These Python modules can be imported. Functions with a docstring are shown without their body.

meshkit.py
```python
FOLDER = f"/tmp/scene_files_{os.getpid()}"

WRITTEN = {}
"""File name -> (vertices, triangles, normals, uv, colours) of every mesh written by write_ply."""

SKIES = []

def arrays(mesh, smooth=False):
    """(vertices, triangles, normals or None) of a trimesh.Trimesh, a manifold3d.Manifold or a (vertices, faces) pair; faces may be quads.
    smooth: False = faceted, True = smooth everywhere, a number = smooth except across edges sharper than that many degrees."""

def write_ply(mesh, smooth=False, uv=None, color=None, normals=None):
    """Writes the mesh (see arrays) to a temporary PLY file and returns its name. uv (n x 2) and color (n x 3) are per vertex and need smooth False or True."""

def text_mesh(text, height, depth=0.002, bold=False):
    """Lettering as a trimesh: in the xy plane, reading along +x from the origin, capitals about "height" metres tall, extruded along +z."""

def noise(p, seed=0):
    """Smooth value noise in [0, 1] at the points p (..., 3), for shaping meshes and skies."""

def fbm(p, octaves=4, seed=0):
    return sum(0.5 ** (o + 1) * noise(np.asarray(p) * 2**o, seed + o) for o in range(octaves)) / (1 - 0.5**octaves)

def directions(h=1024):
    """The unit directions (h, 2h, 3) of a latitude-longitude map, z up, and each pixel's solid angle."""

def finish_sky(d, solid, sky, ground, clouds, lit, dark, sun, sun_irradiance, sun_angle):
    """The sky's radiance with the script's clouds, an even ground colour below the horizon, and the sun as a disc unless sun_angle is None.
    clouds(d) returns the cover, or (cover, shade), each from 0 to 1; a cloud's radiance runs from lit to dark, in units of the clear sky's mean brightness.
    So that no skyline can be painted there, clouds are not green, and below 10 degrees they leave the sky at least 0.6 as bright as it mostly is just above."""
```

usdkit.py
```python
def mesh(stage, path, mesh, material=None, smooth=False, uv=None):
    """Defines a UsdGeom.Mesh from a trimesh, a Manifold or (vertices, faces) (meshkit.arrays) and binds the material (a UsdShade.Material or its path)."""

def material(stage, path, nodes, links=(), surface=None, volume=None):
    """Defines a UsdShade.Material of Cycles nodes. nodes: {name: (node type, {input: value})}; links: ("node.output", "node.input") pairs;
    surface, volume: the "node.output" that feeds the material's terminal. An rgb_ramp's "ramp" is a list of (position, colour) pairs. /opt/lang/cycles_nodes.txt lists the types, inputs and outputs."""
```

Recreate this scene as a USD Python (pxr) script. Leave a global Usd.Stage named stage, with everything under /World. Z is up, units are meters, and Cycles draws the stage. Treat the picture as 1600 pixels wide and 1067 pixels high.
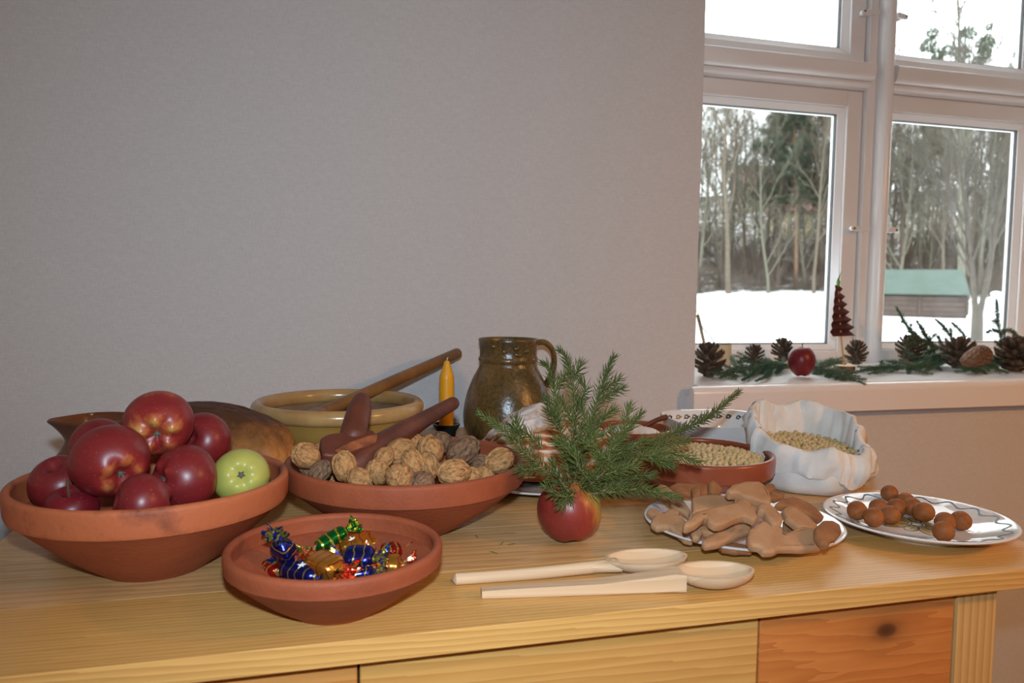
import math, random
import numpy as np
import trimesh
import manifold3d as m3
from shapely.geometry import Polygon, Point, LineString
from shapely import affinity
from pxr import Usd, UsdGeom, UsdLux, UsdShade, Gf, Sdf
import usdkit, meshkit

stage = Usd.Stage.CreateInMemory()
UsdGeom.SetStageUpAxis(stage, UsdGeom.Tokens.z)
UsdGeom.SetStageMetersPerUnit(stage, 1.0)
UsdGeom.Xform.Define(stage, '/World')
UsdGeom.Scope.Define(stage, '/World/Looks')
T = 0.86                      # height of the tabletop above the floor
H = 0.31                      # height of the camera above the tabletop
PI = math.pi

# ------------------------------------------------------------------ camera, sky, lamps, exposure
YAW, PIT, ROL, FPX = math.radians(15.66), math.radians(3.94), math.radians(0.81), 1220.0
_f = np.array([math.sin(YAW) * math.cos(PIT), math.cos(YAW) * math.cos(PIT), -math.sin(PIT)])
_r = np.array([math.cos(YAW), -math.sin(YAW), 0.0]); _u = np.cross(_r, _f)
CAM_R = math.cos(ROL) * _r + math.sin(ROL) * _u
CAM_U = -math.sin(ROL) * _r + math.cos(ROL) * _u
cam = UsdGeom.Camera.Define(stage, '/World/camera')
cm = np.eye(4); cm[:3, 0], cm[:3, 1], cm[:3, 2], cm[:3, 3] = CAM_R, CAM_U, -_f, (0, 0, T + H)
cam.AddTransformOp().Set(Gf.Matrix4d(*cm.T.ravel().tolist()))
cam.CreateHorizontalApertureAttr(36.0); cam.CreateVerticalApertureAttr(36.0 * 1067 / 1600)
cam.CreateFocalLengthAttr(36.0 * FPX / 1600)
cam.CreateClippingRangeAttr((0.02, 2000.0))
cam.CreateFStopAttr(7.0); cam.CreateFocusDistanceAttr(1.08)
cam.CreateExposureAttr(0.0)

sky = UsdLux.DomeLight.Define(stage, '/World/sky')          # even winter overcast
sky.CreateIntensityAttr(1.45); sky.CreateColorAttr(Gf.Vec3f(0.93, 0.97, 1.0))
flash = UsdLux.SphereLight.Define(stage, '/World/camera_flash')   # the camera's own pop-up flash, 8 cm above the lens
flash.CreateRadiusAttr(0.014); flash.CreateNormalizeAttr(True)
flash.CreateIntensityAttr(12.6); flash.CreateColorAttr(Gf.Vec3f(0.775, 0.95, 1.12))
_sh = UsdLux.ShapingAPI.Apply(flash.GetPrim()); _sh.CreateShapingConeAngleAttr(56.0); _sh.CreateShapingConeSoftnessAttr(1.0)   # the flash head's beam
_fm = cm.copy(); _fm[:3, 3] = (0.0, -0.01, T + H + 0.085)
UsdGeom.Xformable(flash).AddTransformOp().Set(Gf.Matrix4d(*_fm.T.ravel().tolist()))
lamp = UsdLux.DiskLight.Define(stage, '/World/room_lamp')         # warm shaded lamp to the right of the frame
lamp.CreateRadiusAttr(0.11); lamp.CreateNormalizeAttr(True)
lamp.CreateIntensityAttr(10.0); lamp.CreateColorAttr(Gf.Vec3f(1.0, 0.47, 0.16))
_lm = trimesh.transformations.euler_matrix(math.radians(12), 0, 0); _lm[:3, 3] = (2.00, -0.45, T + 1.02)
UsdGeom.Xformable(lamp).AddTransformOp().Set(Gf.Matrix4d(*_lm.T.ravel().tolist()))
ceil_lamp = UsdLux.DiskLight.Define(stage, '/World/ceiling_lamp_light')  # ceiling lamp of the room, behind the photographer
ceil_lamp.CreateRadiusAttr(0.16); ceil_lamp.CreateNormalizeAttr(True)
ceil_lamp.CreateIntensityAttr(1.7); ceil_lamp.CreateColorAttr(Gf.Vec3f(1.0, 0.72, 0.50))
UsdGeom.Xformable(ceil_lamp).AddTranslateOp().Set(Gf.Vec3d(1.2, -0.9, T + 1.95))

# ------------------------------------------------------------------ helpers
def ray(px, py):
    return (px - 800) * CAM_R + (533.5 - py) * CAM_U + FPX * _f
def at(px, py, z=0.0):
    "point of the plane z (above the tabletop) in that direction"
    d = ray(px, py); return d * ((H - z) / -d[2]) + np.array([0, 0, H])
def aty(px, py, Y):
    d = ray(px, py); return d * (Y / d[1]) + np.array([0, 0, H])

used = {}
def numbered(parent, name):
    k = (parent, name); n = used.get(k, 0); used[k] = n + 1
    return f'{parent}/{name}' if n == 0 else f'{parent}/{name}_{n:03d}'
def matrix(loc=(0, 0, 0), rot=(0, 0, 0), s=1.0):
    "rot in degrees, x then y then z; loc z above the tabletop"
    m = trimesh.transformations.euler_matrix(*[math.radians(a) for a in rot]) if len(rot) == 3 else np.array(rot)
    m = m.copy(); m[:3, :3] *= s; m[:3, 3] = (loc[0], loc[1], loc[2] + T); return m
def tag(prim, label=None, cat=None, group=None, kind=None):
    for k, v in (('label', label), ('category', cat), ('group', group), ('kind', kind)):
        if v: prim.SetCustomDataByKey(k, v)
def setm(prim, m):
    x = UsdGeom.Xformable(prim); ops = x.GetOrderedXformOps()
    op = ops[0] if ops else x.AddTransformOp()
    op.Set(Gf.Matrix4d(*np.asarray(m, float).T.ravel().tolist()))
def thing(name, label, cat, m=None, group=None, kind=None):
    p = UsdGeom.Xform.Define(stage, numbered('/World', name)).GetPrim()
    setm(p, matrix() if m is None else m); tag(p, label, cat, group, kind); return p
def part(parent, name, mesh, mat, smooth=35, label=None, kind=None, m=None):
    p = usdkit.mesh(stage, numbered(str(parent.GetPath()), name), mesh, mat, smooth=smooth).GetPrim()
    if m is not None: setm(p, m)
    tag(p, label, None, None, kind); return p
def solo(name, mesh, mat, label, cat, m=None, group=None, kind=None, smooth=35):
    p = usdkit.mesh(stage, numbered('/World', name), mesh, mat, smooth=smooth).GetPrim()
    setm(p, matrix() if m is None else m); tag(p, label, cat, group, kind); return p
def copy(src, m, label=None, group=None):
    was = src.GetCustomData()
    base = src.GetName()
    if base[-4:-3] == '_' and base[-3:].isdigit(): base = base[:-4]
    p = UsdGeom.Xform.Define(stage, numbered('/World', base)).GetPrim()
    p.GetReferences().AddInternalReference(src.GetPath()); p.SetInstanceable(True)
    setm(p, m); tag(p, label or was.get('label'), was.get('category'), group or was.get('group')); return p

cat = trimesh.util.concatenate
def TM(v, f): return trimesh.Trimesh(np.asarray(v, float), np.asarray(f, int), process=False)
def M2T(man):
    mm = man.to_mesh(); return TM(mm.vert_properties[:, :3], mm.tri_verts)
def moved(mesh, loc=(0, 0, 0), rot=(0, 0, 0), s=1.0):
    q = mesh.copy(); m = trimesh.transformations.euler_matrix(*[math.radians(a) for a in rot]); m[:3, :3] = m[:3, :3] * s; m[:3, 3] = loc
    q.apply_transform(m); return q
def bev_box(x0, x1, y0, y1, z0, z1, b=0.002):
    p = []
    for x, sx in ((x0, 1), (x1, -1)):
        for y, sy in ((y0, 1), (y1, -1)):
            for z, sz in ((z0, 1), (z1, -1)):
                p += [(x + sx * b, y + sy * b, z), (x + sx * b, y, z + sz * b), (x, y + sy * b, z + sz * b)]
    return trimesh.convex.convex_hull(np.array(p))
def box(x0, x1, y0, y1, z0, z1):
    q = trimesh.creation.box((x1 - x0, y1 - y0, z1 - z0)); q.apply_translation(((x0 + x1) / 2, (y0 + y1) / 2, (z0 + z1) / 2)); return q
def lathe(prof, n=72, wob=None):
    "prof: (r, z) points, outside going up then inside going down; poles where r == 0"
    v, f, rings = [], [], []
    for r, z in prof:
        if r < 1e-6:
            rings.append([len(v)]); v.append((0, 0, z))
        else:
            rings.append(list(range(len(v), len(v) + n)))
            for k in range(n):
                a = 2 * PI * k / n; v.append((r * math.cos(a), r * math.sin(a), z))
    for A, B in zip(rings, rings[1:]):
        for k in range(n):
            a0, a1 = A[k % len(A)], A[(k + 1) % len(A)]; b0, b1 = B[k % len(B)], B[(k + 1) % len(B)]
            if a0 != a1: f.append((a0, a1, b0))
            if b0 != b1: f.append((a1 if a0 != a1 else a0, b1, b0))
    return TM(v, f)
def spline(pts, n):
    "Catmull-Rom through the points"
    P = np.asarray(pts, float); P = np.vstack([2 * P[0] - P[1], P, 2 * P[-1] - P[-2]])
    out = []
    m = len(P) - 3
    for t in np.linspace(0, m - 1e-6, n):
        i = int(t); u = t - i; a, b, c, d = P[i:i + 4]
        out.append(0.5 * (2 * b + (c - a) * u + (2 * a - 5 * b + 4 * c - d) * u * u + (3 * b - a - 3 * c + d) * u ** 3))
    return np.array(out)
def tube(pts, radii, sides=8, cap=True, flat=1.0, up=(0, 0, 1)):
    P = np.asarray(pts, float); n = len(P); R = np.broadcast_to(np.asarray(radii, float), (n,))
    t = np.gradient(P, axis=0); t /= np.linalg.norm(t, axis=1, keepdims=True) + 1e-12
    a = np.cross(t[0], up)
    if np.linalg.norm(a) < 1e-3: a = np.cross(t[0], (1, 0, 0))
    A = []
    for k in range(n):
        a = a - t[k] * (a @ t[k]); a = a / (np.linalg.norm(a) + 1e-12); A.append(a)
    A = np.array(A); B = np.cross(t, A)
    ang = np.arange(sides) * 2 * PI / sides
    v = (P[:, None] + R[:, None, None] * (np.cos(ang)[None, :, None] * A[:, None] + flat * np.sin(ang)[None, :, None] * B[:, None])).reshape(-1, 3)
    f = []
    for i in range(n - 1):
        for k in range(sides):
            a0, a1 = i * sides + k, i * sides + (k + 1) % sides
            f += [(a0, a1, a1 + sides), (a0, a1 + sides, a0 + sides)]
    if cap:
        v = np.vstack([v, P[0], P[-1]]); c0, c1 = n * sides, n * sides + 1
        for k in range(sides):
            f += [(c0, (k + 1) % sides, k), (c1, (n - 1) * sides + k, (n - 1) * sides + (k + 1) % sides)]
    q = TM(v, f); 
    return q
def rod(pts, radii, n=24, sides=14, round_ends=True):
    "rounded rod along a spline"
    P = spline(pts, n); R = np.interp(np.linspace(0, 1, n), np.linspace(0, 1, len(radii)), radii)
    if round_ends:
        d0, d1 = P[0] - P[1], P[-1] - P[-2]; d0 /= np.linalg.norm(d0); d1 /= np.linalg.norm(d1)
        k = np.array([1.0, .87, .5])
        P = np.vstack([[P[0] + d0 * R[0] * x for x in k * .8], P, [P[-1] + d1 * R[-1] * x for x in k[::-1] * .8]])
        R = np.concatenate([R[0] * np.array([.02, .5, .87]), R, R[-1] * np.array([.87, .5, .02])])
    return tube(P, R, sides)
def extrude(poly, h):
    return trimesh.creation.extrude_polygon(poly, h, engine='earcut')
def resample(pts, n):
    P = np.asarray(pts, float); P = np.vstack([P, P[:1]]); d = np.concatenate([[0], np.cumsum(np.linalg.norm(np.diff(P, axis=0), axis=1))])
    t = np.linspace(0, d[-1], n, endpoint=False); return np.stack([np.interp(t, d, P[:, k]) for k in range(2)], 1)
def slab(pts, t, bev=0.002, n=72, smooth=2, dome=0.0):
    "rounded flat piece: outline pts (x, y), thickness t downwards from z = 0"
    P = resample(pts, n)
    for _ in range(smooth): P = (np.roll(P, 1, 0) + 2 * P + np.roll(P, -1, 0)) / 4
    if Polygon(P).exterior.is_ccw is False: P = P[::-1]
    poly = Polygon(P).buffer(0)
    if poly.geom_type != 'Polygon': poly = max(poly.geoms, key=lambda g: g.area)
    def ring(inset):
        q = poly.buffer(-inset, join_style=1)
        if q.is_empty: q = poly
        if q.geom_type != 'Polygon': q = max(q.geoms, key=lambda g: g.area)
        return q
    c = ring(bev * 1.6)
    tri_v, tri_f = trimesh.creation.triangulate_polygon(c.simplify(bev * .08), engine='earcut')
    # rings: project the outline onto inset outlines
    def proj(q):
        ext = q.exterior; return np.array([ext.interpolate(ext.project(Point(*p))).coords[0] for p in P])
    lay = [(bev * 1.6, 0.0), (bev * .75, -.12 * bev), (bev * .22, -.5 * bev), (0, -1.1 * bev), (0, -t + .8 * bev), (bev * .5, -t)]
    v, f = [], []
    for ins, z in lay:
        Q = P if ins == 0 else proj(ring(ins)); v.append(np.column_stack([Q, np.full(n, z)]))
    for i in range(len(lay) - 1):
        for k in range(n):
            a0, a1 = i * n + k, i * n + (k + 1) % n; f += [(a0, a0 + n, a1 + n), (a0, a1 + n, a1)]
    V = np.vstack(v)
    top = TM(np.column_stack([tri_v, np.zeros(len(tri_v))]), tri_f)
    if top.face_normals[:, 2].mean() < 0: top.invert()
    bv, bf = trimesh.creation.triangulate_polygon(Polygon(V[-n:, :2]).buffer(0), engine='earcut') if Polygon(V[-n:, :2]).buffer(0).geom_type == 'Polygon' else (tri_v, tri_f)
    bot = TM(np.column_stack([bv, np.full(len(bv), -t)]), bf)
    if bot.face_normals[:, 2].mean() > 0: bot.invert()
    return cat([TM(V, f), top, bot])
def hull(points): return trimesh.convex.convex_hull(np.asarray(points, float))
def blob(rx, ry, rz, sub=4):
    q = trimesh.creation.icosphere(subdivisions=sub); q.apply_scale((rx, ry, rz)); return q
def frame_from(z, x=(1, 0, 0)):
    "4x4 rotation whose z axis is z and x axis near x"
    z = np.asarray(z, float); z = z / np.linalg.norm(z); x = np.asarray(x, float); x = x - z * (x @ z); x = x / np.linalg.norm(x)
    m = np.eye(4); m[:3, 0], m[:3, 1], m[:3, 2] = x, np.cross(z, x), z; return m

# ------------------------------------------------------------------ materials
L = {}
def mat(name, nodes, links, surface='p.BSDF'):
    L[name] = usdkit.material(stage, '/World/Looks/' + name, nodes, links, surface=surface); return L[name]
def plain(name, color, rough=.5, bump=None, tone=None, scale=(1, 1, 1), **kw):
    """principled with optional mottling tone=(noise scale, colour2, detail, low, high) and bump=(noise scale, distance)"""
    nodes = {'p': ('principled_bsdf', dict(base_color=color, roughness=rough, **kw)), 'tc': ('texture_coordinate', {}), 'oi': ('object_info', {}),
             'mp': ('mapping', dict(scale=scale)), 'sh': ('vector_math', dict(math_type='scale', vector1=(37.1, 17.7, 53.3))), 'ad': ('vector_math', dict(math_type='add'))}
    links = [('tc.object', 'mp.vector'), ('oi.random', 'sh.scale'), ('mp.vector', 'ad.vector1'), ('sh.vector', 'ad.vector2')]
    if tone:
        nodes['n'] = ('noise_texture', dict(scale=tone[0], detail=tone[2], roughness=.6)); nodes['rp'] = ('rgb_ramp', {'ramp': [(tone[3], color), (tone[4], tone[1])]})
        links += [('ad.vector', 'n.vector'), ('n.fac', 'rp.fac'), ('rp.color', 'p.base_color')]
    if bump:
        nodes['bn'] = ('noise_texture', dict(scale=bump[0], detail=3.0)); nodes['bp'] = ('bump', dict(strength=1.0, distance=bump[1]))
        links += [('ad.vector', 'bn.vector'), ('bn.fac', 'bp.height'), ('bp.normal', 'p.normal')]
    return mat(name, nodes, links)

def wood(name, light, dark, scale=34.0, distort=3.0, stretch=.07, rough=.42, knot=None, axis='x', contrast=(.15, .75), bump=.0004, spec=.45):
    sc = {'x': (stretch, 1, 1), 'z': (1, 1, stretch)}[axis]
    nodes = {'p': ('principled_bsdf', dict(roughness=rough, specular_ior_level=spec)), 'tc': ('texture_coordinate', {}), 'oi': ('object_info', {}),
             'mp': ('mapping', dict(scale=sc)), 'sh': ('vector_math', dict(math_type='scale', vector1=(7.1, 3.7, 5.3))), 'ad': ('vector_math', dict(math_type='add')),
             'w': ('wave_texture', dict(wave_type='bands', bands_direction='diagonal' if axis == 'x' else 'x', scale=scale, distortion=distort, detail=2.5, detail_scale=1.4, detail_roughness=.55, profile='saw')),
             'nl': ('noise_texture', dict(scale=6.0, detail=2.0)), 'nf': ('noise_texture', dict(scale=260.0, detail=3.0, roughness=.7)),
             'm1': ('math', dict(math_type='multiply_add', value2=.62, value3=.0)), 'm2': ('math', dict(math_type='multiply_add', value2=.55)),
             'm3': ('math', dict(math_type='multiply_add', value2=.30)),
             'rp': ('rgb_ramp', {'ramp': [(contrast[0], light), (.5 * (contrast[0] + contrast[1]), [.62 * a + .38 * b for a, b in zip(light, dark)]), (contrast[1] + .2, dark)]}),
             'bp': ('bump', dict(strength=.5, distance=bump))}
    links = [('tc.object', 'mp.vector'), ('oi.random', 'sh.scale'), ('mp.vector', 'ad.vector1'), ('sh.vector', 'ad.vector2'), ('ad.vector', 'w.vector'), ('ad.vector', 'nl.vector'), ('ad.vector', 'nf.vector'),
             ('w.fac', 'm1.value1'), ('nl.fac', 'm2.value1'), ('m1.value', 'm2.value3'), ('nf.fac', 'm3.value1'), ('m2.value', 'm3.value3'), ('m3.value', 'sb.value1'), ('sb.value', 'rp.fac'), ('m2.value', 'bp.height'), ('bp.normal', 'p.normal')]
    nodes['sb'] = ('math', dict(math_type='subtract', value2=.33))
    if knot:
        nodes.update({'kd': ('vector_math', dict(math_type='subtract', vector2=knot)), 'km': ('vector_math', dict(math_type='multiply', vector2=(.75, 1, 1.25))), 'kl': ('vector_math', dict(math_type='length')),
                      'kr': ('rgb_ramp', {'ramp': [(0, (1, 1, 1)), (.0075, (.9, .9, .9)), (.0125, (.45, .45, .45)), (.022, (.2, .2, .2)), (.05, (0, 0, 0))]}), 'kx': ('mix_color', dict(b=(.075, .028, .012))),
                      'kw': ('math', dict(math_type='multiply', value2=1.0))})
        links += [('tc.object', 'kd.vector1'), ('kd.vector', 'km.vector1'), ('km.vector', 'kl.vector1'), ('kl.value', 'kr.fac'), ('kr.color', 'kx.fac'), ('rp.color', 'kx.a'), ('kx.result', 'p.base_color')]
    else: links += [('rp.color', 'p.base_color')]
    return mat(name, nodes, links)

# painted wall: pale woven wallpaper
mat('wallpaper', {'p': ('principled_bsdf', dict(roughness=.85, specular_ior_level=.2)), 'g': ('geometry', {}), 'm1': ('mapping', dict(scale=(1, 1, .12))), 'm2': ('mapping', dict(scale=(.12, .12, 1))),
                  'a': ('noise_texture', dict(scale=620.0, detail=1.0)), 'b': ('noise_texture', dict(scale=620.0, detail=1.0)), 's': ('math', dict(math_type='add')),
                  'bp': ('bump', dict(strength=.55, distance=.0007)), 'r': ('rgb_ramp', {'ramp': [(.35, (.565, .56, .555)), (.65, (.635, .63, .625))]}), 'h': ('math', dict(math_type='multiply', value2=.5))},
    [('g.position', 'm1.vector'), ('g.position', 'm2.vector'), ('m1.vector', 'a.vector'), ('m2.vector', 'b.vector'), ('a.fac', 's.value1'), ('b.fac', 's.value2'), ('s.value', 'bp.height'), ('bp.normal', 'p.normal'),
     ('s.value', 'h.value1'), ('h.value', 'r.fac'), ('r.color', 'p.base_color')])
plain('ceiling_white', (.78, .77, .75), .9)
plain('floor_wood', (.30, .19, .10), .5, tone=(3.0, (.22, .13, .07), 3.0, .3, .7), scale=(.3, 3, 1))
plain('white_lacquer', (.80, .79, .79), .22, specular_ior_level=.5)
plain('latch_plastic', (.80, .80, .80), .35)
plain('gasket_rubber', (.05, .05, .06), .5)
plain('steel_screw', (.35, .33, .30), .3, metallic=1.0)
mat('window_glass', {'t': ('transparent_bsdf', dict(color=(.97, .99, .985))), 'g': ('glossy_bsdf', dict(roughness=.0, color=(1, 1, 1))), 'lw': ('layer_weight', dict(blend=.5)), 'pw': ('math', dict(math_type='power', value2=5.0)), 'f': ('math', dict(math_type='multiply_add', value2=.95, value3=.045)), 'm': ('mix_closure', {})},
    [('lw.facing', 'pw.value1'), ('pw.value', 'f.value1'), ('f.value', 'm.fac'), ('t.BSDF', 'm.closure1'), ('g.BSDF', 'm.closure2')], 'm.closure')
wood('pine_top', (.66, .40, .165), (.39, .19, .062), scale=46.0, distort=8.0, stretch=.05, rough=.34, contrast=(.08, .80))
wood('pine_edge', (.72, .42, .13), (.43, .205, .048), scale=95.0, distort=4.5, stretch=.035, rough=.38, contrast=(.05, .8))
wood('pine_drawer', (.62, .29, .08), (.43, .16, .035), scale=62.0, distort=6.0, stretch=.05, rough=.4, axis='x')

# ------------------------------------------------------------------ the room (z here is above the tabletop)
WY = 1.684; NL, NR = 0.930, 2.640; GY = 2.174       # back wall plane, window niche, plane of the sashes
S = 'structure'
wb = [box(-.67, NL, WY, 2.32, -T, 2.0), box(NL, NR, WY, 2.32, -T, .058), box(NL, NR, WY, 2.32, 1.872, 2.0), box(NR, 4.3, WY, 2.32, -T, 2.0)]
solo('wall_back', cat(wb), L['wallpaper'], 'pale grey woven-textured wall behind the table with the window niche in it', 'wall', kind=S, smooth=False)
solo('wall_left', box(-.67, -.55, -2.6, WY, -T, 2.0), L['wallpaper'], 'pale wall running towards the camera at the left edge', 'wall', kind=S, smooth=False)
solo('wall_right', box(4.3, 4.42, -2.6, WY, -T, 2.0), L['wallpaper'], 'pale wall closing the room on the right, out of frame', 'wall', kind=S, smooth=False)
solo('wall_front', box(-.67, 4.42, -2.72, -2.6, -T, 2.0), L['wallpaper'], 'pale wall behind the camera', 'wall', kind=S, smooth=False)
solo('floor', box(-.67, 4.42, -2.72, 2.32, -T - .1, -T), L['floor_wood'], 'brown floor under the table', 'floor', kind=S, smooth=False)
solo('ceiling', box(-.67, 4.42, -2.72, 2.32, 2.0, 2.1), L['ceiling_white'], 'white ceiling above the room', 'ceiling', kind=S, smooth=False)

def extr(profile, a0, a1, axis='x'):
    "closed profile extruded along an axis: x -> profile is (y, z); z -> profile is (x, y)"
    poly = Polygon(profile)
    q = extrude(poly, a1 - a0)
    v = np.array(q.vertices)
    if axis == 'x': q = TM(np.column_stack([v[:, 2] + a0, v[:, 0], v[:, 1]]), q.faces)
    else: q = TM(np.column_stack([v[:, 0], v[:, 1], v[:, 2] + a0]), q.faces)
    q.fix_normals(); return q
def arc(cx, cy, r, a0, a1, n=10, ry=None):
    ry = r if ry is None else ry
    return [(cx + r * math.cos(math.radians(a)), cy + ry * math.sin(math.radians(a))) for a in np.linspace(a0, a1, n)]
SZ = .0835
# sill board and its thick rounded front moulding
solo('trim_1', bev_box(NL + .0005, NR - .0005, 1.6655, GY + .06, .0585, SZ, .0015), L['white_lacquer'], 'white lacquered window sill board under the window', 'window sill', kind=S)
nose = [(WY - .0005, .0105), (1.646, .0105), (1.642, .013)] + arc(1.660, .0635, .0185, 180, 90, 9) + [(1.664, .081), (1.664, .0575), (WY - .0005, .0575)]
solo('trim_2', extr(nose, .9075, NR + .02), L['white_lacquer'], 'white rounded front moulding along the window sill', 'window sill moulding', kind=S, smooth=50)
# fixed frame: jambs, head
cat_f = 'window frame'
solo('trim_3', cat([bev_box(NL, 1.085, 2.19, 2.29, SZ, 1.872), bev_box(2.512, NR, 2.19, 2.29, SZ, 1.872), bev_box(1.085, 2.512, 2.19, 2.29, 1.815, 1.872)]), L['white_lacquer'], 'white fixed outer frame around the window', cat_f, kind=S)
# mullion with rounded front
mul = [(1.778, 2.285), (1.778, 2.160), (1.780, 2.157)] + [(1.8065, 2.155), (1.8085, 2.160), (1.8105, 2.155)] + arc(1.8345, 2.150, .024, 180, 360, 14, ry=.034)[1:] + [(1.8585, 2.285)]
solo('trim_4', extr(mul, SZ, 1.815, 'z'), L['white_lacquer'], 'white mullion with a rounded front between the two window halves', 'window mullion', kind=S, smooth=40)
# transoms: stepped ogee profile
tz0, tz1 = .958, 1.036
tr = [(2.285, tz0), (2.168, tz0), (2.163, tz0 + .004)] + arc(2.163, tz0 + .018, .022, -80, -180, 8, ry=.014)[0:8] + [(2.143, tz0 + .022)] + arc(2.139, tz0 + .044, .021, -70, -180, 7, ry=.02) + [(2.114, tz1 - .010), (2.118, tz1 - .003), (2.126, tz1), (2.285, tz1)]
for n, x0, x1, w in ((5, 1.085, 1.7775, 'left'), (6, 1.859, 2.512, 'right')):
    solo(f'trim_{n}', extr(tr, x0, x1), L['white_lacquer'], f'white moulded transom across the {w} window half', 'window transom', kind=S, smooth=40)

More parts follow.
